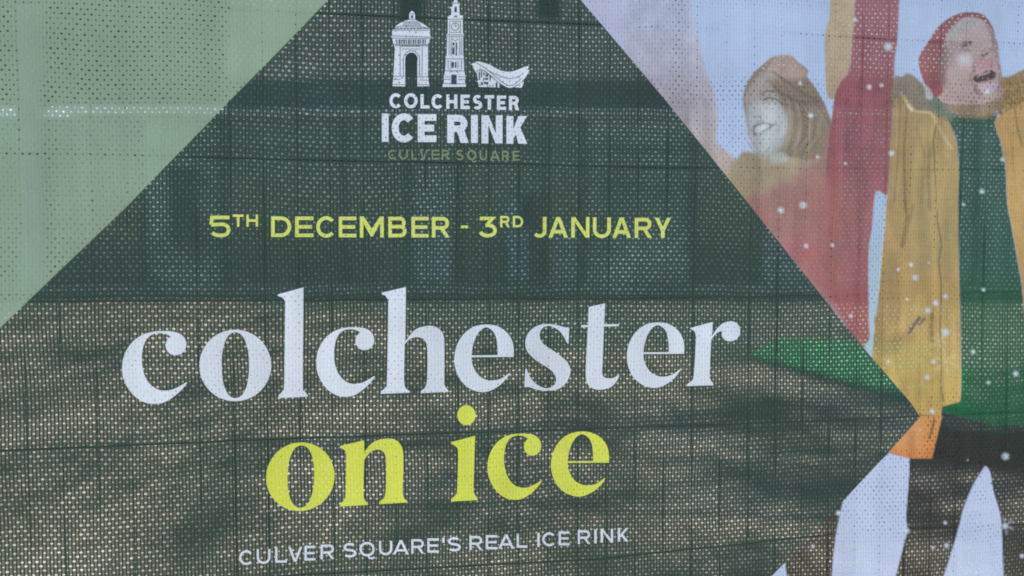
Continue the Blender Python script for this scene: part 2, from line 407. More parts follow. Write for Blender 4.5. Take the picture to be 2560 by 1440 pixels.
line(C8([(640, 640), (655, 540), (710, 430), (800, 330), (900, 250)]), 5, (122, 106, 100), 7, .7)
line(C8([(930, 330), (1080, 440), (1260, 560), (1420, 640)]), 6, (112, 96, 84), 8, .7)
line(C8([(880, 420), (1000, 540), (1180, 640), (1380, 660)]), 6, (110, 94, 82), 9, .7)
line(C8([(1000, 640), (1140, 720), (1300, 760)]), 5, (108, 92, 78), 8, .6)
for k in range(7):
    line(C8([(1080+k*55, 640+k*22), (1130+k*50, 830), (1110+k*48, 1000), (1060+k*40, 1130)]), 4, (106, 94, 74) if k % 2 else (158, 146, 122), 6, .6)
paint(C8([(640, 620), (700, 480), (830, 420), (920, 470), (900, 560), (760, 640), (660, 720)]), (164, 152, 150), 16, .7)
paint(C8([(700, 700), (830, 660), (980, 690), (1060, 800), (1050, 960), (940, 1060), (860, 1180), (780, 1180), (720, 1080), (690, 900)]), (182, 186, 192), 22, .7)
line(C8([(800, 570), (870, 530), (960, 540)]), 4, (116, 100, 94), 4, .8)
line(C8([(830, 632), (880, 600), (960, 612), (985, 630)]), 3.4, (98, 84, 80), 3, .9)
line(C8([(850, 650), (910, 640), (960, 650)]), 2.6, (130, 116, 112), 4, .6)
line(C8([(700, 560), (690, 640), (720, 690)]), 2.8, (140, 126, 122), 5, .6)
line(C8([(740, 800), (800, 790), (830, 830), (780, 850)]), 2.6, (136, 130, 132), 4, .7)
paint(C8([(728, 930), (750, 880), (830, 852), (930, 868), (970, 858), (930, 905), (850, 945), (780, 968), (750, 1000)]), (122, 108, 106), 5, .75)
paint(C8([(760, 950), (770, 900), (840, 872), (900, 884), (860, 925), (800, 955)]), (202, 206, 210), 4.5, .9)
line(C8([(740, 1000), (800, 985), (880, 950)]), 2.6, (160, 150, 152), 4, .7)
line(C8([(960, 850), (1000, 900), (990, 960)]), 2.6, (146, 138, 138), 5, .6)
line(C8([(690, 1060), (760, 1160), (830, 1185), (900, 1120)]), 3, (146, 140, 128), 6, .7)
paint(C3([(750, 1110), (820, 1085), (870, 1120), (850, 1160), (770, 1165)]), (182, 186, 182), 16, .8)
paint(C3([(300, 1560, 1), (560, 1420), (800, 1330), (1000, 1180), (1110, 1060), (1190, 900), (1230, 1300), (1260, 1700), (1500, 2450, 1), (1420, 2460, 1), (850, 1700)]), (158, 122, 116), 40, .85, (164, 88, 88), who=1)
paint(C3([(560, 1500), (900, 1420), (1200, 1420), (1480, 1420), (1480, 1900), (1455, 2200), (1460, 2440), (1400, 2480, 1), (980, 2000)]), (160, 116, 108), 50, .9, (158, 84, 84), who=1)
paint(C4([(850, 330), (1100, 300), (1300, 420), (1250, 640), (1050, 560)]), (178, 92, 92), 60, .7)
paint(C4([(950, 60), (1150, 90), (1250, 250), (1060, 280)]), (150, 112, 98), 50, .6)
glow(1660+1230/2.844, 520, 26, (182, 160, 136), .6, 60)
# raised sleeves
paint(C3([(1188, -160, 1), (1370, -160, 1), (1350, 150), (1325, 400), (1312, 500), (1262, 580), (1212, 695), (1150, 672), (1136, 400), (1142, 230), (1172, 120)]), (180, 164, 134), 4, 1, (168, 148, 124), who=1)
paint(C3([(1362, -160, 1), (1682, -160, 1), (1662, 250), (1642, 400), (1636, 520), (1632, 700), (1618, 1000), (1600, 1300), (1585, 1390), (1500, 1430), (1475, 1900), (1455, 2200), (1450, 2440, 1), (1400, 2480, 1), (1240, 2200), (1100, 1800), (1130, 1450), (1150, 1100), (1182, 860), (1204, 700), (1250, 585), (1312, 500), (1334, 300), (1352, 100)]), (144, 88, 100), 5, 1, (156, 86, 88), who=1)
paint(C3([(1000, 1380), (1200, 1330), (1330, 1500), (1300, 1900), (1150, 2050), (1020, 1750)]), (160, 104, 98), 110, .85)
paint(C3([(1350, 1250), (1480, 1300), (1460, 1750), (1330, 1700)]), (134, 86, 82), 70, .5)
line(C3([(1400, 1100), (1430, 1400), (1390, 1800)]), 8, (128, 74, 74), 16, .45)
line(C3([(1250, 1500), (1340, 1800), (1370, 2200)]), 8, (136, 76, 76), 18, .4)
for a, b in (((1290, 700), (1260, 1300)), ((1270, 960), (1380, 1300)), ((1500, 620), (1470, 1180)), ((1400, 540), (1340, 900))):
    line(C3([a, ((a[0]+b[0])/2+15, (a[1]+b[1])/2), b]), 7, (124, 72, 80), 16, .5)
paint(C3([(1560, 640), (1625, 620), (1600, 1100), (1560, 1300)]), (132, 92, 88), 30, .5)
# the person in the mustard jacket
paint([(2280, 1043, 1), (2330, 1000, 1), (2440, 1000, 1), (2640, 1000, 1), (2700, 1560, 1), (1800, 1560, 1)], (48, 52, 47), 4, 1, (52, 52, 46), who=2, curve=False)
paint(C3([(1636, 556), (1690, 546), (1738, 520), (1800, 556), (1868, 628), (1930, 700), (2040, 820), (1900, 900), (1640, 800)]), (142, 130, 116), 7, 1, (128, 118, 100), who=2)
paint(C3([(1640, 700, 1), (1700, 690), (1790, 800), (1900, 800), (2030, 830), (2052, 900), (2092, 1000), (2110, 1200), (2108, 1440), (2120, 2100), (2122, 2700), (2112, 2860, 1), (1985, 2895, 1), (1975, 2960, 1), (1750, 2945, 1), (1500, 2600), (1490, 2400), (1500, 2280), (1525, 2200), (1528, 2000), (1558, 1700), (1580, 1450), (1600, 1300), (1612, 1000)]), (160, 135, 98), 5, 1, (194, 162, 92), who=2)
paint(C3([(1790, 1000), (1900, 820), (2020, 900), (2080, 1050), (2098, 1300), (2090, 1750), (1900, 1900), (1750, 1800), (1740, 1300)]), (176, 152, 100), 40, .75)
paint(C4([(1500, 560), (1640, 380), (1700, 700), (1640, 900), (1500, 980)]), (150, 122, 78), 40, .7)
paint(C4([(1500, 1000), (1720, 940), (1760, 1000), (1640, 1090), (1540, 1100)]), (156, 126, 80), 30, .6)
for pts, wd, al in (([(1730, 780), (1710, 1100), (1725, 1500)], 5, .6), ([(1680, 700), (1670, 1100), (1640, 1440)], 5, .5), ([(1900, 1050), (1890, 1250), (1905, 1500)], 9, .4), ([(1800, 900), (1860, 1100), (1840, 1450)], 8, .3)):
    line(C3(pts), wd, (112, 88, 58), 6, al)
for pts, wd, al in (([(1720, 0), (1735, 120), (1690, 330)], 6, .55), ([(1780, 30), (1760, 120), (1700, 340)], 7, .45), ([(1650, 420), (1680, 760), (1640, 1000), (1665, 1240)], 4, .35), ([(1830, 900), (1820, 1200), (1825, 1500)], 4, .3)):
    line(C4(pts), wd, (116, 90, 54), 6, al)
line(C3([(1945, 850), (1925, 1000), (1935, 1200), (1950, 1430)])+C4([(1950, 0), (1960, 160), (1990, 320), (1968, 430), (1985, 600), (1975, 900), (1980, 1200), (1975, 1400)])+C5([(1975, 60), (1995, 200)]), 3, (96, 74, 44), 3, .9)
line(C4([(1915, 800), (1905, 900), (1915, 1010)]), 8, (140, 108, 60), 6, .7)
line(C4([(1745, 945), (1790, 880), (1830, 830)]), 9, (86, 76, 64), 5, .85)
line(C4([(1815, 890), (1865, 840)]), 7, (86, 76, 64), 5, .8)
line(C4([(1745, 945), (1690, 990), (1600, 1010)]), 4, (120, 96, 60), 8, .5)
line(C3([(1690, 660), (1740, 740), (1790, 790), (1900, 800), (1935, 850), (1990, 960), (2060, 1060)]), 7, (196, 176, 132), 6, .8)
line(C3([(1735, 745), (1770, 790)]), 6, (214, 204, 176), 4, .9)
line(C3([(1935, 850), (1905, 920), (1900, 1000)]), 5, (196, 172, 116), 5, .6)
# jumper
paint(C3([(2030, 800), (2200, 815), (2368, 800), (2362, 870), (2376, 930), (2402, 1000), (2422, 1100), (2442, 1200), (2456, 1440), (2500, 1680), (2540, 1910), (2560, 2030), (2600, 2500), (2640, 3020, 1), (2360, 3030, 1), (1985, 2935, 1), (1985, 2895, 1), (2112, 2860, 1), (2122, 2700), (2120, 2100), (2108, 1440), (2110, 1200), (2092, 1000), (2052, 900)]), (48, 78, 68), 4, 1, (26, 88, 54), who=2)
# right half of the jacket, fur collar
paint(C3([(2362, 870), (2392, 822), (2480, 740), (2560, 700), (3500, 560, 1), (3500, 3000, 1), (2660, 3010, 1), (2600, 2500), (2562, 2030), (2542, 1910), (2502, 1680), (2458, 1440), (2444, 1200), (2424, 1100), (2404, 1000), (2378, 930)]), (186, 150, 92), 4, 1, (190, 156, 92), who=2)
line(C3([(2500, 760), (2520, 900), (2560, 1040)]), 5, (132, 96, 50), 5, .7)
line(C3([(2440, 860), (2480, 1000), (2530, 1440)]), 4, (150, 116, 70), 6, .4)
paint(C3([(2396, 560), (2440, 548), (2490, 528), (2545, 500), (2700, 470), (3400, 560), (2700, 700), (2540, 730), (2400, 820), (2380, 740)]), (150, 124, 84), 6, 1, (146, 116, 70), who=2)
rnd = random.Random(5)
for k in range(60):
    a, b = rnd.uniform(2400, 2560), rnd.uniform(545, 790)
    line(C3([(a, b), (a+rnd.uniform(-20, 20), b+rnd.uniform(10, 30))]), 3, rnd.choice(((108, 82, 48), (184, 160, 112))), 3, .6)
for k in range(40):
    a, b = rnd.uniform(1645, 1880), rnd.uniform(560, 760)
    if b > 560+max(0, (a-1740))*.55: line(C3([(a, b), (a+rnd.uniform(-14, 20), b+rnd.uniform(8, 26))]), 3, rnd.choice(((112, 104, 94), (164, 152, 138))), 3, .5)
# neck, beard
paint(C3([(1880, 660), (2000, 680), (2060, 760), (2060, 860), (1960, 820), (1890, 760)]), (104, 116, 98), 18, .9)
paint(C3([(1990, 660), (2390, 620), (2412, 700), (2385, 790), (2310, 836), (2180, 838), (2070, 812), (2000, 740)]), (164, 142, 126), 14, 1, (132, 112, 80), who=2)
for k in range(30):
    a, b = rnd.uniform(2030, 2370), rnd.uniform(690, 810)
    line(C3([(a, b), (a+rnd.uniform(-8, 8), b+22)]), 2.5, rnd.choice(((122, 102, 76), (168, 150, 124))), 3, .45)
# face
paint(C3([(2062, 178), (2130, 126), (2230, 128), (2300, 176), (2352, 280), (2382, 400), (2402, 520), (2404, 600), (2384, 690), (2290, 730), (2150, 745), (2000, 730), (1940, 650), (1950, 480), (1985, 340), (2018, 240)]), (170, 152, 156), 5, 1, (176, 154, 150), who=2)
paint(C3([(1945, 400), (1990, 330), (2030, 360), (2020, 480), (2000, 600), (1950, 620)]), (112, 78, 78), 22, .8)
paint(C3([(2030, 230), (2070, 170), (2140, 140), (2230, 145), (2250, 190), (2140, 215), (2060, 290)]), (162, 166, 168), 22, .8)
paint(C3([(2290, 170), (2330, 220), (2362, 330), (2376, 420), (2350, 400), (2320, 270)]), (122, 102, 92), 12, .7)
for pts, wd, al in (([(2110, 330), (2150, 305), (2190, 300)], 6, .65), ([(2120, 310), (2145, 292)], 5, .6), ([(2250, 410), (2285, 385), (2320, 375)], 5, .7), ([(2215, 450), (2208, 510), (2225, 560)], 6, .55), ([(2320, 460), (2360, 440), (2380, 470)], 4, .5), ([(2090, 370), (2140, 350), (2190, 360)], 8, .3), ([(2230, 600), (2215, 640), (2260, 680)], 6, .5), ([(2380, 520), (2392, 600), (2380, 660)], 5, .4)):
    line(C3(pts), wd, (96, 70, 72), 6, al)
paint(C3([(2225, 470), (2300, 420), (2370, 440), (2380, 500), (2300, 530), (2240, 540)]), (176, 144, 150), 25, .6)
C7 = crop(2280, 20, 6.0)
line(C7([(770, 585), (835, 545), (890, 500)]), 5, (84, 60, 62), 4, .9)
line(C7([(820, 560), (870, 545), (900, 560)]), 3, (96, 72, 74), 3, .8)
line(C7([(1040, 725), (1080, 690), (1140, 685)]), 4.5, (80, 56, 60), 3.5, .9)
line(C7([(1050, 650), (1120, 615), (1190, 620)]), 3.6, (112, 84, 84), 5, .7)
line(C7([(740, 600), (790, 640), (870, 645)]), 2.6, (120, 92, 94), 4, .6)
line(C7([(930, 850), (920, 920), (960, 955)]), 3.4, (96, 66, 72), 4, .8)
line(C7([(960, 700), (940, 790), (925, 850)]), 4, (148, 120, 124), 8, .6)
paint(C7([(960, 800), (1090, 730), (1200, 760), (1260, 860), (1180, 930), (1060, 930), (980, 920)]), (172, 128, 136), 12, .7)
paint(C7([(560, 480), (700, 560), (760, 700), (640, 900), (540, 800)]), (148, 126, 128), 24, .6)
paint(C7([(600, 330), (720, 200), (900, 165), (960, 230), (760, 260), (660, 380)]), (160, 160, 160), 14, .8)
for k in range(26):
    a_ = rnd.uniform(600, 1000); b_ = 165+abs(a_-880)*.45+rnd.uniform(0, 90)
    line(C7([(a_, b_), (a_+rnd.uniform(-30, 10), b_+rnd.uniform(25, 60))]), 2.2, rnd.choice(((118, 112, 112), (184, 180, 182))), 2.5, .6)
paint(C7([(925, 1055), (985, 1000), (1060, 975), (1140, 930), (1225, 935), (1270, 1000), (1220, 1075), (1120, 1115), (1030, 1128), (955, 1100)]), (64, 42, 50), 3.5, .95)
line(C7([(1000, 1018), (1080, 992), (1180, 955)]), 3.2, (186, 170, 172), 3, .85)
line(C7([(920, 990), (1040, 948), (1150, 905), (1250, 925)]), 3, (190, 156, 160), 4, .6)
line(C7([(1010, 1115), (1110, 1105), (1220, 1070)]), 4, (176, 138, 142), 4, .8)
line(C7([(900, 960), (890, 1060), (940, 1150), (970, 1210), (1040, 1250)]), 3.4, (116, 88, 88), 6, .7)
line(C7([(1300, 860), (1340, 1000), (1345, 1160)]), 3.4, (118, 92, 88), 5, .6)
line(C7([(1130, 180), (1190, 300), (1250, 480), (1290, 640)]), 4, (112, 90, 86), 6, .7)
glow(1660+2140/2.844, 148, 24, (208, 204, 216), .8, 20)
glow(1660+2110/2.844, 205, 26, (190, 170, 172), .6, 24)
paint(C3([(2240, 604), (2330, 582), (2378, 600), (2340, 650), (2270, 650)]), (186, 172, 184), 14, .8)
# woollen hat
paint(C3([(1812, 430), (1830, 370), (1880, 300), (1940, 205), (2020, 132), (2100, 96), (2180, 86), (2262, 104), (2312, 160), (2345, 232), (2300, 178), (2230, 130), (2132, 127), (2064, 180), (2016, 242), (1988, 330), (1962, 450), (1966, 580), (1990, 650), (1930, 690), (1880, 645), (1850, 580), (1822, 500)]), (136, 76, 82), 4, 1, (154, 84, 92), who=2)
paint(C3([(1900, 320), (1960, 270), (1985, 330), (1955, 450), (1950, 600), (1905, 620), (1890, 460)]), (118, 66, 68), 20, .6)
line(C3([(2000, 160), (2100, 112), (2200, 104), (2280, 140)]), 4, (104, 52, 56), 8, .5)
paint(C3([(1855, 600), (1900, 640), (1915, 700), (1870, 700), (1860, 650)]), (186, 192, 196), 10, .8)
# gap of sky between coat and jacket
paint(C6([(330, 222), (385, 258), (388, 330), (378, 500), (360, 680), (345, 850), (325, 1060), (318, 1108), (300, 1140), (310, 1200), (300, 1290), (290, 1372, 1), (270, 1400, 1), (232, 1330, 1), (270, 1290), (272, 1200), (265, 1000), (262, 820), (265, 620), (285, 500), (297, 350), (305, 262)]), (166, 190, 218), 3, 1, (172, 196, 212), who=0)
line(C6([(388, 330), (378, 500), (360, 680), (345, 850), (325, 1060)]), 2.5, (204, 210, 214), 3, .7)
# trousers, jacket hem, gaps of snow
paint([(2640, 1060, 1), (2900, 1060, 1), (2900, 1560, 1), (2640, 1560, 1)], (188, 204, 234), 5, 1, who=0, curve=False)
glow(2500, 1075, 60, (28, 72, 46), .5, 18)
paint(C5([(1500, 640, 1), (1590, 562, 1), (1742, 600, 1), (1738, 700), (1732, 780), (1716, 1000), (1722, 1110), (1702, 1200), (1640, 1440), (1600, 1640, 1), (1160, 1640, 1), (1175, 1440), (1190, 1270), (1215, 1100), (1255, 920), (1260, 850, 1)]), (188, 202, 234), 3, 1, who=0)
paint(C5([(2290, 655, 1), (2322, 705), (2342, 830), (2390, 1000), (2402, 1150), (2412, 1440), (2420, 1640, 1), (1900, 1640, 1), (1985, 1440), (2060, 1200), (2100, 1060), (2130, 950), (2200, 790), (2270, 680)]), (188, 202, 234), 3, 1, who=0)
paint(C5([(700, 1440, 1), (850, 1335, 1), (860, 1440), (870, 1640, 1), (560, 1640, 1)]), (188, 202, 234), 3, 1, who=0)
paint(C5([(1800, 300, 1), (1985, 302, 1), (1905, 604, 1), (1742, 602, 1), (1570, 555, 1)]), (206, 150, 88), 3, 1, (206, 132, 78), who=2, curve=False)
line(C5([(1927, 315), (1912, 390), (1885, 465)]), 4, (70, 66, 52), 3, .9)
# snow
for x, y, r in ((2220,117,13),(2137,50,6),(2172,218,8),(2203,213,6),(2023,290,8),(1996,210,6),(2230,383,9),(2470,229,8),(2511,398,7),(2040,393,5),(2111,409,5),(1950,526,10),(2005,513,11),(2014,615,7),(2080,613,6),(2280,662,7),(2291,694,10),(2326,657,4),(2247,674,5),(2460,478,8),(2414,511,5),(2466,725,6),(2323,776,9),(2343,758,9),(2368,741,8),(2270,748,5),(2127,790,6),(2368,831,12),(2437,880,7),(2222,904,5),(2337,905,7),(2320,944,8),(2543,935,8),(2474,957,6),(2332,1029,8),(2514,1141,11),(2513,1315,9),(2027,1362,6),(2362,1306,6),(2365,1363,8),(2331,1368,5),(2092,1280,8),(2265,1326,9),(2555,1390,7),(2420,1150,3),(2620,700,8),(2700,400,9),(2660,1000,7)):
    glow(x, y, r*.9, (204, 216, 232), .95, core=1)
for cx, cy, r in ((2368, 905, 34), (2350, 852, 20), (2513, 1315, 22)):
    for k in range(6):
        a = R(60*k+20); dx, dy = math.cos(a), math.sin(a)
        line([(cx, cy), (cx+r*dx, cy+r*dy)], 2.4, (208, 200, 160) if cx < 2500 else (206, 214, 226), 4, .4)
        if r > 19:
            for q in (.5, .75):
                for sgn in (1, -1):
                    b = a+sgn*.8
                    line([(cx+r*q*dx, cy+r*q*dy), (cx+r*q*dx+r*.28*math.cos(b), cy+r*q*dy+r*.28*math.sin(b))], 2, (208, 200, 160) if cx < 2500 else (206, 214, 226), 4, .25)
# soft unevenness of the ink
rs = np.random.RandomState(3)
def vnoise(cx, cy):
    g = rs.rand(int(1700/cy)+3, int(1700/cx)+3)*2-1
    u = (GX-1380)/cx; v = (GY+60)/cy; i = u.astype(int); j = v.astype(int); fu = u-i; fv = v-j
    fu = fu*fu*(3-2*fu); fv = fv*fv*(3-2*fv)
    return (g[j, i]*(1-fu)+g[j, i+1]*fu)*(1-fv)+(g[j+1, i]*(1-fu)+g[j+1, i+1]*fu)*fv
blot = vnoise(60, 80)*.06+vnoise(22, 26)*.06+vnoise(9, 9)*.05
fold = vnoise(16, 130)*.13+vnoise(34, 220)*.10+vnoise(8, 50)*.06
cloth = ((WHO > 0) & (GY > 250))[..., None]
ART *= 1+np.where(cloth, (fold+blot)[..., None], np.where((WHO > 0)[..., None], blot[..., None]*1.3, blot[..., None]*.35))
ART = np.clip(ART, .003, .9)

def photo_meshes():
    # cells right of the panel's slanted edge; the cells along it get their corners pulled onto it
    ed = np.array([(1402, -60)]+REDGE+[(2301-.952*520, 1563)], float)
    ex = np.interp(GY, ed[:, 1], ed[:, 0])
    PX = GX.copy()
    step = gx[1]-gx[0]
    near = np.abs(PX-ex) < step*.5001
    PX[near] = ex[near]
    okv = PX >= ex-1e-6
    P = W(PX, GY)
    fa = okv[:-1, :-1] & okv[:-1, 1:] & okv[1:, 1:] & okv[1:, :-1]
    # triangles that close the staircase along the edge
    idx = np.arange(NX*NY).reshape(NY, NX)
    quads = np.stack([idx[:-1, :-1], idx[1:, :-1], idx[1:, 1:], idx[:-1, 1:]], -1)
    fw = WHO[:-1, :-1]
    ok4 = np.stack([okv[:-1, :-1], okv[1:, :-1], okv[1:, 1:], okv[:-1, 1:]], -1)
    tri_m = ok4.sum(-1) == 3
    tri = np.array([q[o] for q, o in zip(quads[tri_m], ok4[tri_m])]).reshape(-1, 3)
    triw = fw[tri_m]
    Pf = P.reshape(-1, 3); Cf = ART.reshape(-1, 3)
    for who, nm, lab in ((0, 'printed_sky', 'pale blue printed winter sky with snowflakes'),
                         (1, 'printed_person', 'faded print of a smiling long-haired person in a red coat, arms raised'),
                         (2, 'printed_person', 'print of a person in mustard jacket, green jumper and red woollen hat, mouth open')):
        q = quads[fa & (fw == who)]; tr = tri[triw == who]
        used = np.unique(np.concatenate([q.ravel(), tr.ravel()])); mp = np.zeros(NX*NY, int); mp[used] = np.arange(len(used))
        me = bpy.data.meshes.new(nm)
        me.from_pydata(Pf[used].tolist(), [], mp[q].tolist()+mp[tr].tolist())
        at = me.attributes.new('ink', 'FLOAT_COLOR', 'POINT')
        at.data.foreach_set('color', np.concatenate([Cf[used], np.ones((len(used), 1))], 1).astype(np.float32).ravel())
        o = link(nm, me, M_PHOTO, banner); o['label'] = lab
photo_meshes()

# --- big serif lettering
A = lambda pts: [(280+q[0]/3.2, 680+q[1]/3.2, *q[2:]) for q in pts]
B = lambda pts: [(1080+q[0]/3.2, 720+q[1]/3.2, *q[2:]) for q in pts]
CC = lambda pts: [(600+q[0]/2.56, 1000+q[1]/2.56, *q[2:]) for q in pts]
def refit(pts, src, dst):
    return [(dst[0]+(q[0]-src[0])/(src[1]-src[0])*(dst[1]-dst[0]), dst[2]+(q[1]-src[2])/(src[3]-src[2])*(dst[3]-dst[2]), *q[2:]) for q in pts]
c_pts = [(415,470),(330,476),(240,505),(165,563),(110,650),(90,745),(97,835),(130,915),(190,990),(270,1038),(350,1050),(430,1035),(510,985),(570,930),(609,882,1),(595,880,1),(545,910),(480,937),(410,943),(345,920),(290,865),(258,790),(245,700),(252,620),(275,550),(315,505),(370,487),(430,491),(476,512,1),(448,540),(434,580),(445,622),(475,652),(515,662),(560,650),(592,615),(600,575),(588,530),(555,495),(500,475)]
CB = (88, 609, 470, 1050)
e_out = [(655,553,1),(655,480),(632,400),(580,338),(510,302),(430,293),(340,310),(260,365),(205,450),(181,550),(190,650),(230,740),(300,805),(385,835),(460,828),(540,785),(600,725),(628,682,1),(615,685,1),(560,725),(500,742),(440,738),(385,710),(345,660),(322,600),(318,556,1)]
e_in = [(318,541,1),(527,539,1),(526,480),(515,400),(487,345),(435,316),(385,345),(350,400),(328,470)]
EB = (181, 655, 293, 835)
l_pts = [(1533,122,1),(1330,178,1),(1325,190,1),(1362,203),(1383,232),(1387,280),(1378,880),(1368,945),(1336,982,1),(1330,1007,1),(1567,997,1),(1564,980,1),(1538,945),(1528,880)]
h_pts = [(2352,120,1),(2160,165,1),(2157,178,1),(2190,195),(2207,230),(2210,290),(2200,860),(2190,925),(2152,958,1),(2148,979,1),(2385,970,1),(2383,956,1),(2350,930),(2337,860),(2342,578,1),(2390,535),(2450,523),(2500,545),(2520,600),(2525,700),(2521,860),(2508,925),(2474,953,1),(2470,974,1),(2695,962,1),(2692,950,1),(2668,920),(2660,860),(2661,580),(2650,500),(2615,455),(2560,432),(2490,438),(2420,468),(2348,555,1)]
s_pts = [(1092,446,1),(1080,440,1),(1060,400),(1020,345),(975,315),(930,303),(885,320),(862,365),(868,410),(900,455),(960,495),(1030,545),(1080,590),(1105,640),(1105,690),(1080,750),(1030,800),(960,822),(890,824),(830,812),(780,795),(742,797,1),(748,650,1),(760,645,1),(775,690),(810,745),(860,785),(915,803),(965,790),(992,750),(990,710),(965,670),(915,630),(840,585),(785,535),(755,490),(748,430),(765,370),(810,320),(870,293),(940,288),(1010,300),(1055,312),(1098,317,1)]
t_pts = [(1385,122,1),(1378,291,1),(1497,289,1),(1494,306,1),(1377,308,1),(1366,600),(1362,670),(1376,712),(1420,725),(1460,717),(1494,696,1),(1501,708,1),(1470,760),(1420,800),(1350,815),(1290,805),(1245,765),(1230,690),(1238,500),(1247,312,1),(1191,314,1),(1195,297,1),(1249,296,1),(1253,152,1)]
r_pts = [(2247,272,1),(2070,318,1),(2068,329,1),(2098,345),(2112,385),(2112,430),(2097,680),(2085,735),(2047,768,1),(2043,786,1),(2252,778,1),(2250,765,1),(2228,730),(2222,680),(2236,415,1),(2262,378),(2295,352),(2322,346,1),(2319,380),(2345,415),(2390,427),(2440,408),(2466,360),(2460,310),(2430,275),(2385,267),(2330,282),(2285,322),(2241,385,1)]
n_pts = [(793,262,1),(640,297,1),(637,308,1),(666,322),(679,365),(675,590),(668,640),(640,671,1),(637,688,1),(820,677,1),(818,665,1),(799,645),(790,600),(795,388,1),(830,342),(880,322),(920,340),(935,400),(933,580),(923,630),(892,656,1),(890,673,1),(1075,662,1),(1070,652,1),(1050,630),(1042,580),(1047,380),(1035,305),(1000,262),(945,252),(880,262),(835,288),(795,338,1)]
i_pts = [(1507,232,1),(1356,274,1),(1353,286,1),(1384,302),(1397,345),(1392,570),(1385,610),(1355,639,1),(1352,657,1),(1525,645,1),(1521,632,1),(1502,605),(1497,560)]
sm = lambda f, pts: smooth(f(pts), 5)
word1 = [[sm(A, c_pts)],
         [oval(280+989/3.2, 680+745/3.2, 286/3.2, 286/3.2), oval(280+990/3.2, 680+743/3.2, 109/3.2, 263/3.2, 2.25)],
         [sm(A, l_pts)], [sm(A, refit(c_pts, CB, (1633, 2106, 443, 1000)))], [sm(A, h_pts)],
         [sm(B, e_out), sm(B, e_in)], [sm(B, s_pts)], [sm(B, t_pts)],
         [sm(B, refit(e_out, EB, (1562, 2018, 275, 800))), sm(B, refit(e_in, EB, (1562, 2018, 275, 800)))], [sm(B, r_pts)]]
o = flat('headline_lettering', word1, M_WHITE, banner, cut=28); o['label'] = 'large white lower-case serif word colchester'
EB2, CB2 = (1993, 2363, 203, 620), (1585, 1937, 218, 642)
word2 = [[oval(600+386/2.56, 1000+493/2.56, 219/2.56, 221/2.56, tilt=-.02), oval(600+389/2.56, 1000+492/2.56, 85/2.56, 200/2.56, 2.25, tilt=-.02)],
         [sm(CC, n_pts)], [oval(600+1451/2.56, 1000+100/2.56, 59/2.56, 64/2.56)], [sm(CC, i_pts)],
         [sm(CC, refit(c_pts, CB, CB2))], [sm(CC, refit(e_out, EB, EB2)), sm(CC, refit(e_in, EB, EB2))]]
o = flat('headline_lettering', word2[:2], M_LIME, banner, cut=28); o['label'] = 'large lime yellow serif word on'
o = flat('headline_lettering', word2[2:], M_LIME, banner, cut=28); o['label'] = 'large lime yellow serif word ice'

# --- lines of capitals
def row(name, items, x, y, s, wd, mat, label):
    g = []
    for ch, x0, x1, y0, y1, *ww in items:
        w_ = ww[0] if ww else wd
        g += glyph(ch, x+x0/s, x+x1/s, y+y0/s, y+y1/s, w_)
    o = flat(name, g, mat, banner, step=0.00008); o['label'] = label
date = [('5',105,330,168,397),('T',352,470,155,285,6),('H',497,622,155,285,6),('D',760,975,175,395),('E',1015,1210,176,396),('C',1240,1440,173,402),('E',1480,1668,177,398),('M',1705,1960,175,400),('B',2010,2205,178,398),('E',2255,2440,179,400),('R',2475,2660,180,400),
        ('-',2782,2860,272,302,7),('3',2960,3165,178,400),('R',3200,3300,170,290,5.5),('D',3335,3445,170,292,5.5),('J',3545,3692,180,402),('A',3713,3922,182,402),('N',3955,4148,182,402),('U',4185,4375,186,406),('A',4392,4590,186,404),('R',4630,4812,190,404),('Y',4845,5020,190,404)]
for q0, q1, tx in ((0, 3, '5TH'), (3, 11, 'DECEMBER'), (11, 12, 'dash'), (12, 15, '3RD'), (15, 22, 'JANUARY')):
    row('date_lettering', date[q0:q1], 500, 500, 4.267, 9.0, M_DATE, 'lime yellow '+(tx if tx == 'dash' else 'capitals '+tx)+' of the date line')
logo1 = [('C',215,408,80,320),('O',450,667,82,322),('L',712,858,97,328),('C',888,1072,98,332),('H',1125,1302,103,332),('E',1352,1502,108,338),('S',1548,1697,112,346),('T',1735,1887,118,350),('E',1930,2078,125,355),('R',2120,2280,132,360)]
row('logo_lettering', logo1, 940, 220, 6.4, 8.2, M_WHITE, 'small bold white capitals COLCHESTER')
logo2 = [('I',92,202,405,858),('C',252,617,403,870),('E',668,968,417,866),('R',1140,1468,430,880),('I',1520,1626,435,881),('N',1686,2022,440,888),('K',2083,2412,455,895)]
row('logo_lettering', logo2, 940, 220, 6.4, 17.0, M_WHITE, 'heavy white capitals ICE RINK')
logo3 = [('C',195,325,985,1142),('U',370,512,985,1142),('L',565,655,988,1142),('V',698,832,985,1145),('E',890,1015,988,1146),('R',1050,1168,990,1148),('S',1282,1402,990,1158),('Q',1455,1602,992,1158),('U',1655,1775,995,1158),('A',1820,1978,1000,1162),('R',2010,2122,1004,1164),('E',2182,2298,1008,1166)]
row('logo_lettering', logo3, 940, 220, 6.4, 4.2, M_SAGE, 'thin sage green capitals CULVER SQUARE')
tl = []
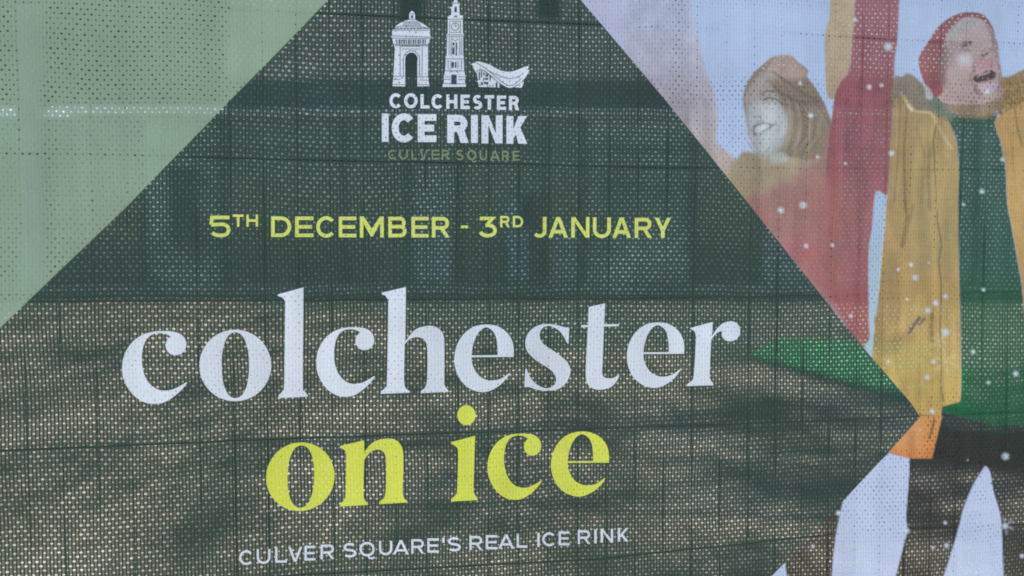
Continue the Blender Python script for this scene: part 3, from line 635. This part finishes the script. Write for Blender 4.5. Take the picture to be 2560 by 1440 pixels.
for ch, a, b in (('C',-5,80),('U',107,195),('L',225,300),('V',308,398),('E',412,482),('R',515,602),('S',660,745),('Q',765,862),('U',890,975),('A',980,1082),('R',1097,1178),('E',1200,1275),("'",1295,1312),('S',1330,1415),('R',1470,1552),('E',1575,1650),('A',1655,1755),('L',1772,1840),('I',1903,1920),('C',1935,2018),('E',2040,2110),('R',2163,2243),('I',2268,2285),('N',2310,2390),('K',2420,2490)):
    xm = (a+b)/2; y0, y1 = 962-.0575*xm, 1057-.0605*xm
    tl.append((ch, a, b, y0, y1 if ch != "'" else y0+32))
row('tagline_lettering', tl, 600, 1000, 2.56, 5.7, M_WHITE, "white capitals CULVER SQUARE'S REAL ICE RINK")

# --- emblem of three landmark buildings
E1 = lambda *p: sharp([(960+a/6.26, b/6.26) for a, b in p])
ln = lambda f, wd, *p: strokes([tuple(k) for k in f(*p)], wd)
box = lambda f, a, b, c, d: [f((a, b), (c, b), (c, d), (a, d))]
arch_hole = [(332, 1350), (332, 960)]+[(430+98*math.cos(k), 925-108*math.sin(k)) for k in np.linspace(math.pi, 0, 16)]+[(522, 960), (522, 1350)]
arch = [[E1((128,470),(190,395),(255,350),(330,315),(395,300),(395,215),(408,185),(440,160),(472,185),(488,215),(488,300),(560,335),(640,385),(715,435),(722,470),(722,550),(742,575),(712,625),(690,690),(688,1190),(712,1345),*arch_hole[::-1],(132,1345),(150,1190),(170,740),(150,690),(128,590),(104,555),(128,545))]]
emb = flat('landmark_emblem', arch, M_WHITE, banner); emb['label'] = 'white line drawing of a domed archway building'
L1 = [ln(E1, 1.2, *q) for q in (((135,462),(718,472)),((110,552),(735,578)),((125,590),(720,600)),((175,708),(690,712)),((255,720),(255,1190)),((600,720),(595,1190)),((150,1190),(325,1190)),((530,1200),(690,1200)),((140,1320),(328,1322)),((525,1322),(705,1325)),((150,1240),(260,1240)),((560,1250),(700,1255)),((165,420),(300,400),(560,405),(700,440)),((395,300),(488,300)),((405,212),(480,212)),((150,690),(690,695)))]
L1 += [ln(E1, 1.1, (300+28*k, 400-2), (330+20*k, 325)) for k in range(11)]
L1 += [box(E1, 195+37*k, 612, 195+37*k+(22 if k % 2 else 14), 680) for k in range(13)]
L1 += [box(E1, 150+52*k, 428, 150+52*k+34, 448) for k in range(11)]
L1 += [box(E1, 265, 708, 560, 722), box(E1, 425, 235, 455, 280), ln(E1, 1.2, *[(430+125*math.cos(k), 925-135*math.sin(k)) for k in np.linspace(math.pi, 0, 14)]), ln(E1, 1.2, (305,925),(305,1190)), ln(E1, 1.2, (556,925),(556,1190)), ln(E1, 1.0, (285,760),(570,765))]
flat('drawing_lines', L1, M_LINE, emb, off=0.0013, step=0.00005)
E2 = lambda *p: sharp([(1090+a/6.26, b/6.26) for a, b in p])
tower = [[E2((265,40),(290,0),(292,-40),(304,-60),(318,-40),(330,0),(345,40),(380,42),(375,60),(365,110),(375,240),(425,240),(420,320),(422,520),(440,530),(436,570),(425,590),(425,870),(435,880),(440,1100),(460,1200),(452,1290),(468,1310),(468,1360),(104,1360),(106,1310),(125,1290),(122,1200),(145,1100),(158,880),(168,860),(175,590),(168,570),(170,530),(185,520),(185,320),(185,250),(220,240),(222,110),(265,100),(262,60))]]
emb2 = flat('landmark_emblem', tower, M_WHITE, banner); emb2['label'] = 'white line drawing of a tall clock tower'
ring = lambda cx, cy, r: [oval(1090+cx/6.26, cy/6.26, r/6.26, r/6.26, n=28), oval(1090+cx/6.26, cy/6.26, (r-9)/6.26, (r-9)/6.26, n=28)]
L2 = [box(E2, *q) for q in ((262,665,288,715),(310,665,330,790),(255,735,288,850),(308,800,328,870),(245,970,280,1060),(298,970,318,1062),(240,1170,322,1320),(290,105,325,190),(215,130,238,235),(285,245,330,270))]
L2 += [ring(300, 415, 62), ln(E2, 1.6, (300,415),(298,370)), ln(E2, 1.8, (300,418),(325,402))]
L2 += [ln(E2, 1.2, *q) for q in (((175,545),(436,548)),((172,575),(432,578)),((215,330),(215,520)),((385,330),(385,520)),((240,600),(240,870)),((370,600),(370,870)),((165,920),(440,925)),((235,950),(235,1090)),((345,950),(345,1090)),((140,1108),(445,1112)),((215,1130),(260,1110),(310,1110),(350,1140)),((130,1200),(220,1205)),((130,1240),(220,1245)),((350,1200),(455,1205)),((350,1245),(455,1250)),((108,1310),(465,1312)),((225,330),(380,335)),((225,505),(380,505)),((190,300),(420,300)),((265,48),(380,50)),((205,600),(205,860)),((398,600),(398,860)),((190,940),(190,1090)),((400,940),(400,1090)),((255,610),(300,640),(350,612)))]
flat('drawing_lines', L2, M_LINE, emb2, off=0.0013, step=0.00005)
E3 = lambda *p: sharp([(1160+a/14.22, 130+b/14.22) for a, b in p])
def curve3(pts): return [tuple(k) for k in np.array([(q[0], q[1]) for q in smooth(pts, 5)])]
roof = curve3([(232,440,1),(320,400),(400,360),(520,345),(660,375),(900,455),(1080,560),(1250,645),(1400,690),(1580,710),(1750,690),(1950,620),(2120,545),(2285,508,1),(2285,570),(2235,640),(2320,650,1),(2230,820),(2100,1000),(1930,1150),(1760,1250),(1640,1290),(1500,1260),(1380,1190),(1250,1110),(1080,960),(900,800),(720,670),(600,640),(520,680),(480,760),(430,740),(370,640),(310,490)])
museum = [[E3(*roof)], [E3((455,800),(520,700),(600,660),(700,680),(880,830),(1250,1120),(1250,1275),(520,1245),(500,1080),(450,1070),(500,1010))], [E3((1780,1265),(1930,1165),(2090,1040),(2110,1090),(2060,1250),(2010,1290))]]
emb3 = flat('landmark_emblem', museum, M_WHITE, banner, step=0.00012); emb3['label'] = 'white line drawing of a low building with a swooping roof'
L3 = [ln(E3, 1.15, *curve3(q)[:-6]) for q in ([(340,385,1),(440,400),(560,465),(720,570),(900,700),(1080,860),(1250,1000),(1400,1120),(1580,1200),(1750,1180),(1900,1080),(2060,920),(2150,830,1)],
      [(880,680,1),(1050,770),(1250,850),(1450,930),(1620,960),(1800,930),(2000,840),(2140,720),(2240,600,1)], [(455,720,1),(500,640),(580,625),(700,680),(900,840),(1100,1000),(1300,1150),(1420,1215,1)])]
L3 += [box(E3, *q) for q in ((520,720,560,1000),(600,690,635,910),(680,760,740,820),(760,800,850,880),(680,920,720,1000),(750,930,850,1000),(900,860,940,1010),(600,1080,660,1190),(700,1070,780,1140),(790,1080,860,1160),(830,1190,850,1260),(900,1180,920,1265),(1000,1190,1015,1270),(1120,1100,1180,1275),(1830,1190,1990,1205))]
flat('drawing_lines', L3, M_LINE, emb3, off=0.0013, step=0.00005)

# ------------------------------------------------------------------ wire fence panel right behind the sheet
M_WIRE = plain('galvanised_wire', (.05, .055, .055), .85, .2, 60, 0)
M_TUBE = plain('galvanised_tube', (.34, .35, .36), .4, .2, 30, .9)
def tube_mesh(paths, rad, seg=6):
    V, F = [], []
    for P in paths:
        P = np.array(P, float); n0 = len(V)
        for i in range(len(P)):
            d = P[min(i+1, len(P)-1)]-P[max(i-1, 0)]; d = Vector([float(q_) for q_ in d]).normalized()
            a = d.orthogonal().normalized(); b = d.cross(a)
            for k in range(seg):
                t_ = 2*math.pi*k/seg; V.append(Vector(P[i])+(a*math.cos(t_)+b*math.sin(t_))*rad)
        for i in range(len(P)-1):
            for k in range(seg):
                q = n0+i*seg+k; q2 = n0+i*seg+(k+1) % seg
                F.append((q, q2, q2+seg, q+seg))
        F.append(tuple(n0+k for k in range(seg))[::-1]); F.append(tuple(n0+(len(P)-1)*seg+k for k in range(seg)))
    me = bpy.data.meshes.new('tube'); me.from_pydata([tuple(v) for v in V], [], F)
    for p_ in me.polygons: p_.use_smooth = True
    return me
FX0, FX1, FZ0, FZ1 = -1.36, 1.62, 0.12, 2.02
fence = tag(empty('wire_fence_panel', ((FX0+FX1)/2, 0.03, 0)), 'grey wire mesh fence panel standing directly behind the printed banner', 'fence')
fo = np.array(fence.location)
WY = 0.0105
def wpt(px, py, y): 
    q = W(px, py)+BAN; return np.array((q[0], disp(q[0], q[2])+y, q[2]))-fo
vx = []
x = float(W(64, 1125)[0]); pitch = (float(W(832, 1100)[0])-x)/9
k0 = math.ceil((FX0-x)/pitch)
rw = random.Random(8)
for k in range(k0, int((FX1-x)/pitch)+1):
    xx = x+k*pitch+rw.uniform(-.001, .001)
    vx.append([np.array((xx, disp(xx, z)+WY, z))-fo for z in np.linspace(FZ0, FZ1, 12)])
link('vertical_wires', tube_mesh(vx, 0.00115), M_WIRE, fence)
hz = []
for ys in ([(-330,-12),(0,0),(400,10),(850,28),(1140,42),(1660,64),(2060,84),(2300,98),(2560,105),(2880,112)],
           [(-330,372),(0,380),(300,387),(850,399),(1300,409),(1660,418),(2100,419),(2560,423),(2880,424)],
           [(-330,754),(0,754),(600,752),(1080,750),(1500,747),(1880,742),(2200,733),(2560,731),(2880,728)],
           [(-330,1142),(64,1128),(600,1105),(1100,1090),(1500,1076),(1660,1071),(2310,1045),(2560,1034),(2880,1020)],
           [(-330,1505),(64,1482),(900,1440),(1500,1405),(2200,1328),(2560,1318),(2880,1300)]):
    hz.append([wpt(a, b, WY+0.0048) for a, b in ys])
zz = hz[-1][0][2]+fo[2]
for z in (zz-.24, zz-.5, zz-.75, ):
    if z > FZ0: hz.append([np.array((xx, disp(xx, z)+WY+.0048, z))-fo for xx in np.linspace(FX0, FX1, 20)])
link('horizontal_wires', tube_mesh(hz, 0.0020), M_WIRE, fence)
for xx in (FX0-.02, FX1+.02): link('post', tube_mesh([[np.array((xx, WY+.03, z))-fo for z in (0.0, .7, 1.4, 2.05)]], .019, 14), M_TUBE, fence)
for z in (FZ1+.012, FZ0-.012): link('rail', tube_mesh([[np.array((xx, WY+.03, z))-fo for xx in (FX0-.01, 0, FX1+.01)]], .016, 14), M_TUBE, fence)

# ------------------------------------------------------------------ the square behind: all in a frame that looks along the camera's heading
HX = Vector((math.cos(YAW), -math.sin(YAW), 0)); HY = Vector((math.sin(YAW), math.cos(YAW), 0))
ORG = Vector((CAM.x, CAM.y, 0)); HM = Matrix.Translation(ORG) @ Matrix.Rotation(-YAW, 4, 'Z')
HZN = 610.0                          # row of the horizon in the photograph
def boxm(boxes, bevel=0.0):
    bm = bmesh.new()
    for x0, x1, y0, y1, z0, z1 in boxes:
        r = bmesh.ops.create_cube(bm, size=1.0)
        for v in r['verts']:
            v.co = Vector(((x0+x1)/2+v.co.x*(x1-x0), (y0+y1)/2+v.co.y*(y1-y0), (z0+z1)/2+v.co.z*(z1-z0)))
    if bevel: bmesh.ops.bevel(bm, geom=bm.edges[:], offset=bevel, segments=2, affect='EDGES')
    me = bpy.data.meshes.new('box'); bm.to_mesh(me); bm.free(); return me
# ground of the square: mossy tarmac, and a brown leaf-strewn path in front of it, dapple painted in
def ground_mat(name, cols, sc, rough=.9):
    m, t, n, l = newmat(name)
    b = n['Principled BSDF']; b.inputs['Roughness'].default_value = rough; b.inputs['Specular IOR Level'].default_value = .2
    tc = n.new('ShaderNodeTexCoord')
    no = n.new('ShaderNodeTexNoise'); no.inputs['Scale'].default_value = sc; no.inputs['Detail'].default_value = 7; no.inputs['Roughness'].default_value = .62
    mp = n.new('ShaderNodeMapping'); mp.inputs['Scale'].default_value = (1, .42, 1); l.new(tc.outputs['Object'], mp.inputs['Vector'])
    l.new(mp.outputs[0], no.inputs['Vector'])
    n2 = n.new('ShaderNodeTexNoise'); n2.inputs['Scale'].default_value = sc*7; n2.inputs['Detail'].default_value = 6
    l.new(tc.outputs['Object'], n2.inputs['Vector'])
    r = n.new('ShaderNodeValToRGB'); r.color_ramp.elements[0].position = .39; r.color_ramp.elements[1].position = .62
    r.color_ramp.elements[0].color = (*cols[0], 1); r.color_ramp.elements[1].color = (*cols[2], 1)
    e = r.color_ramp.elements.new(.5); e.color = (*cols[1], 1)
    r2 = n.new('ShaderNodeValToRGB'); r2.color_ramp.elements[0].position = .3; r2.color_ramp.elements[1].position = .7
    r2.color_ramp.elements[0].color = (.6, .6, .6, 1); r2.color_ramp.elements[1].color = (1.25, 1.22, 1.18, 1)
    mx = n.new('ShaderNodeMix'); mx.data_type = 'RGBA'; mx.blend_type = 'MULTIPLY'; mx.inputs[0].default_value = 1
    l.new(no.outputs[0], r.inputs[0]); l.new(n2.outputs[0], r2.inputs[0])
    l.new(r.outputs[0], mx.inputs[6]); l.new(r2.outputs[0], mx.inputs[7]); l.new(mx.outputs[2], b.inputs['Base Color'])
    bp = n.new('ShaderNodeBump'); bp.inputs['Strength'].default_value = .6; bp.inputs['Distance'].default_value = .03
    l.new(n2.outputs[0], bp.inputs['Height']); l.new(bp.outputs[0], b.inputs['Normal'])
    return m
def gpt(px, py):
    Y = EYE*FPX/(py-HZN); return ((px-1280)/FPX*Y, Y)
me = bpy.data.meshes.new('ground'); s_ = 400
me.from_pydata([(-s_, -s_, 0), (s_, -s_, 0), (s_, s_, 0), (-s_, s_, 0)], [], [(0, 1, 2, 3)])
pv = link('ground', me, ground_mat('mossy_tarmac', ((.09, .12, .10), (.13, .165, .14), (.19, .21, .18)), .8)); pv.matrix_world = HM; tag(pv, kind='structure')
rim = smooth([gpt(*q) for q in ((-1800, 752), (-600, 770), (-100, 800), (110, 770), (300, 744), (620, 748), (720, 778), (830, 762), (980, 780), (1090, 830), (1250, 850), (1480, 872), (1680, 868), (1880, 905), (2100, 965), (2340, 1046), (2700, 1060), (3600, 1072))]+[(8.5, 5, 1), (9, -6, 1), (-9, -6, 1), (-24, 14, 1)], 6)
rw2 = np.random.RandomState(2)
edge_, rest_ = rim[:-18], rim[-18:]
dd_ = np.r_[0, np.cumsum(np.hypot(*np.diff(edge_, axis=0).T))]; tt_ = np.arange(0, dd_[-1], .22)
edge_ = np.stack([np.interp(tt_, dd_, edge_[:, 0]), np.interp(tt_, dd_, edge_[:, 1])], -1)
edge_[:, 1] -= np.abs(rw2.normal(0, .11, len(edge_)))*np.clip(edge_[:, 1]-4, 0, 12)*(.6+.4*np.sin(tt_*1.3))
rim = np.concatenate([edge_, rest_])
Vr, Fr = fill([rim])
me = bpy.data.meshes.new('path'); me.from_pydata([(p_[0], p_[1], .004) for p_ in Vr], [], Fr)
pt = link('path', me, ground_mat('leafy_path_painted_dapple', ((.055, .06, .05), (.22, .198, .16), (.38, .345, .285)), 1.15)); pt.matrix_world = HM; tag(pt, kind='structure')  # tan and dark blotches paint dappled sun and tree shade into the colour

# shop building across the square
D = 26.0
bx = lambda px: (px-1280)/FPX*D
bz = lambda py: EYE-(py-HZN)/FPX*D
M_WALL = plain('cream_render', (.56, .50, .43), .85, .3, .9)
M_FASC = plain('slate_cladding', (.10, .125, .14), .5, .4, .8)
M_TRIM = plain('white_trim', (.85, .86, .86), .4, .04, 2)
M_PANEL = plain('grey_green_panel', (.41, .47, .38), .6, .5, .5)
M_FRAME = plain('dark_frame', (.03, .035, .04), .4, .2, 5)
M_SOFT = plain('grey_frame', (.13, .16, .15), .5, .3, 1.5)
M_PIER = plain('pale_pier', (.44, .48, .46), .7, .15, 1.2)
M_STREAK = plain('blue_streak', (.36, .48, .49), .5, .25, 1.5)
m, t_, n_, l_ = newmat('shop_glass')
b_ = n_['Principled BSDF']; b_.inputs['Base Color'].default_value = (.17, .21, .175, 1); b_.inputs['Roughness'].default_value = .08; b_.inputs['Specular IOR Level'].default_value = .9
no_ = n_.new('ShaderNodeTexNoise'); no_.inputs['Scale'].default_value = .6; bp_ = n_.new('ShaderNodeBump'); bp_.inputs['Strength'].default_value = .05
l_.new(no_.outputs[0], bp_.inputs['Height']); l_.new(bp_.outputs[0], b_.inputs['Normal']); M_GLASS = m
m = M_GLASS.copy(); m.name = 'dark_glass'; M_DGLASS = m
m.node_tree.nodes['Principled BSDF'].inputs['Base Color'].default_value = (.03, .04, .045, 1); m.node_tree.nodes['Principled BSDF'].inputs['Specular IOR Level'].default_value = .25
shop = tag(empty('shop_building', HM @ Vector((0, D, 0))), 'cream shop building with dark fascia and glazed front, across the paved square', 'building')
shop.rotation_euler = (0, 0, -YAW)
def sp(name, boxes, mat, parent=shop, bevel=0.0, label=None):
    me = boxm([(bx(a), bx(b), y0, y1, bz(d), bz(c)) for a, b, c, d, y0, y1 in boxes], bevel)
    o = link(name, me, mat, parent)
    if label: o['label'] = label
    return o
WL, WR, WT = -1500, 5200, -60
base = HZN+EYE/D*FPX
holes = [(-60, 62, -40, 270), (124, 576, -40, 268), (1000, 1060, -40, 196), (1340, 1400, -40, 60)]
# upper wall pieces around its windows
sp('wall', [(WL, -60, WT, 204, 0, .4), (-60, 62, WT, -40, 0, .4), (62, 124, WT, 204, 0, .4), (124, 576, WT, -40, 0, .4), (576, 1000, WT, 204, 0, .4), (1000, 1060, WT, -40, 0, .4),
            (1060, 1340, WT, 204, 0, .4), (1340, 1400, WT, -40, 0, .4), (1340, 1400, 60, 204, 0, .4), (1400, WR, WT, 204, 0, .4), (1000, 1060, 196, 204, 0, .4)], M_WALL)
for a, b, c, d in holes:
    f = sp('window', [(a, a+9, c, d, .06, .2), (b-9, b, c, d, .06, .2), (a+9, b-9, d-9, d, .06, .2), (a+9, b-9, c, c+9, .06, .2)], M_FRAME)
    sp('pane', [(a+9, b-9, c+9, d-9, .11, .15)], M_DGLASS, f)
for a, b, c in ((300, 900, -85), (1500, 2100, -75), (2300, 2750, -110), (2950, 3300, -150), (3420, 3800, -220), (3900, WR, -280)):
    sp('shadow_block', [(a, b, c, -61, 0, .4)], M_WALL)  # unseen roof blocks added to break up the building's shadow edge
sp('fascia', [(WL, -62, 205, 279, -.1, .3), (64, 122, 205, 279, -.1, .3), (578, WR, 205, 279, -.1, .3)], M_FASC)
sp('ledge', [(190, WR, 281, 289, -.22, .3)], M_TRIM)
for a, b in ((66, 118), (-420, -370)): sp('pillar', [(a, b, -60, base-.5, -.3, -.001)], M_PIER)
M_BOARD = plain('cream_board', (.80, .74, .63), .6, .05, 2)
sp('sign_board', [(1716, 2660, 30, 188, -.06, -.004)], M_BOARD, bevel=.02, label='long white board above the fascia')
sp('drainpipe', [(1672, 1704, -50, 262, -.16, -.11)], M_FRAME)
x_ = WL
kinds = random.Random(4)
edges_ = [WL, -1100, -760, -430, -100, 120, 360, 560, 860, 1020, 1150, 1360, 1460, 1730, 1900, 2080, 2260, 2440, 2620, 2900, 3300, 3800, WR]
for i in range(len(edges_)-1):
    a, b = edges_[i], edges_[i+1]
    f = sp('window', [(a, a+7, 293, 715, .02, .14), (b-7, b, 293, 715, .02, .14), (a+7, b-7, 293, 300, .02, .14), (a+7, b-7, 370, 376, .03, .12), (a+7, b-7, 707, 715, .02, .14)], M_SOFT)
    sp('pane', [(a+7, b-7, 300, 370, .06, .09), (a+7, b-7, 376, 707, .06, .09)], (M_PIER if a > 1700 else M_PANEL) if i % 3 == 0 or a > 1850 else M_GLASS, f)
sp('plinth', [(WL, WR, 716, base, -.02, .2)], M_PANEL)
for a, b, c, d, mt, lb in ((430, 490, 420, 600, M_SOFT, 'tall grey poster'), (1040, 1128, 400, 705, M_PIER, 'tall pale poster'), (1268, 1318, 500, 705, M_STREAK, 'narrow pale poster'), (1375, 1445, 560, 706, M_PIER, 'low pale poster'), (1300, 1345, 480, 570, M_FASC, 'small dark poster')):
    sp('streak', [(a, b, c, d, -.035, -.005)], mt, label=lb)  # flat panels; the pale ones paint in reflections on the shop glass

# strip of artificial turf on the paving, a dark bin beside it
def slab(name, pts, h, mat, inset=0.0):
    bm = bmesh.new()
    lo = [bm.verts.new((a, b, .008)) for a, b in pts]; f = bm.faces.new(lo)
    r = bmesh.ops.extrude_face_region(bm, geom=[f])
    for v in r['geom']:
        if isinstance(v, bmesh.types.BMVert): v.co.z += h
    bmesh.ops.recalc_face_normals(bm, faces=bm.faces[:])
    me = bpy.data.meshes.new(name); bm.to_mesh(me); bm.free()
    o = link(name, me, mat); o.matrix_world = HM; return o
M_TURF = plain('artificial_turf', (.012, .23, .085), .9, .3, 6, bump=.5)
turf = slab('turf_mat', [gpt(*q) for q in ((1872, 894), (1950, 852), (2330, 862), (2420, 930), (2440, 1040), (2300, 1014), (2080, 950))], .025, M_TURF)
tag(turf, 'bright green turf mat lying on the paving, seen through the mesh', 'turf mat')
M_BIN = plain('dark_plastic', (.02, .025, .025), .5, .2, 8)
gx_, gy_ = gpt(2600, 1172)
bin_ = tag(empty('storage_crate', HM @ Vector((gx_, gy_, 0))), 'dark plastic crate on the paving behind the right edge of the banner', 'crate')
bin_.rotation_euler = (0, 0, -YAW)
pw = gy_/FPX
link('body', boxm([(-190*pw, 220*pw, 0, .5, .0, 80*pw)], .01), M_BIN, bin_)
link('lid', boxm([(-194*pw, 224*pw, -.01, .51, 80*pw+.002, 92*pw)], .006), M_BIN, bin_)

# trees standing to the right of the square: their crowns throw the dappled shade
M_BARK = plain('bark', (.10, .08, .06), .9, .3, 8, bump=.6)
M_LEAF = plain('leaf', (.07, .09, .03), .7, .4, 5)
def make_tree(seed):
    rt = random.Random(seed)
    root = empty('tree'); paths = []
    trunk = [(0, 0, 0), (.03, 0, 1.0), (.0, .05, 2.0), (.05, 0, 3.0), (0, 0, 4.2), (.05, .05, 5.4)]
    limbs, tips = [], []
    for k in range(26):
        z = rt.uniform(3.4, 5.4); a = k*2.4+rt.uniform(-.3, .3); ln_ = rt.uniform(1.0, 2.5)*(1-.12*(z-3.4))
        p0 = np.array((0, 0, z)); d = np.array((math.cos(a), math.sin(a), rt.uniform(.25, .7)))
        pts = [p0, p0+d*ln_*.5+np.array((0, 0, rt.uniform(-.1, .15))), p0+d*ln_]
        limbs.append(pts)
        for q in (.5, .75, 1.0):
            for _ in range(3):
                e = p0+d*ln_*q; dd = np.array((rt.gauss(0, 1), rt.gauss(0, 1), rt.gauss(.3, .7))); dd /= np.linalg.norm(dd)
                e2 = e+dd*rt.uniform(.3, .8); limbs.append([e, e2]); tips.append((e, e2))
    m1 = tube_mesh([trunk], .11, 10); link('trunk', m1, M_BARK, root)
    link('limbs', tube_mesh(limbs, .022, 5), M_BARK, root)
    V, F = [], []
    for e, e2 in tips:
        if rt.random() < .74: continue
        for _ in range(17):
            c = e2+np.array((rt.gauss(0, .14), rt.gauss(0, .14), rt.gauss(0, .12)))
            u = Vector((rt.gauss(0, 1), rt.gauss(0, 1), rt.gauss(0, 1))).normalized(); v = u.orthogonal().normalized()
            s1, s2 = rt.uniform(.07, .13), rt.uniform(.04, .07); n0 = len(V); c = Vector(c)
            V += [c-u*s1, c+v*s2, c+u*s1, c-v*s2]; F.append((n0, n0+1, n0+2, n0+3))
    me = bpy.data.meshes.new('crown'); me.from_pydata([tuple(v) for v in V], [], F); link('crown', me, M_LEAF, root)
    return root
proto = make_tree(2)
spots = ((15.6, 10.2, 1.3, 1.3), (15.0, 6.6, 0.4, 1.2))
for i, (xx, yy, rz, sc) in enumerate(spots):
    if i == 0: o = proto
    else:
        o = proto.copy(); COL.objects.link(o)
        for ch in list(proto.children):
            c = ch.copy(); COL.objects.link(c); c.parent = o
    o.location = HM @ Vector((xx, yy, 0)); o.rotation_euler = (0, 0, rz); o.scale = (sc, sc, sc)
    tag(o, 'leafy street tree at the edge of the square, its shade falling on the paving', 'tree', 'trees along the right of the square')
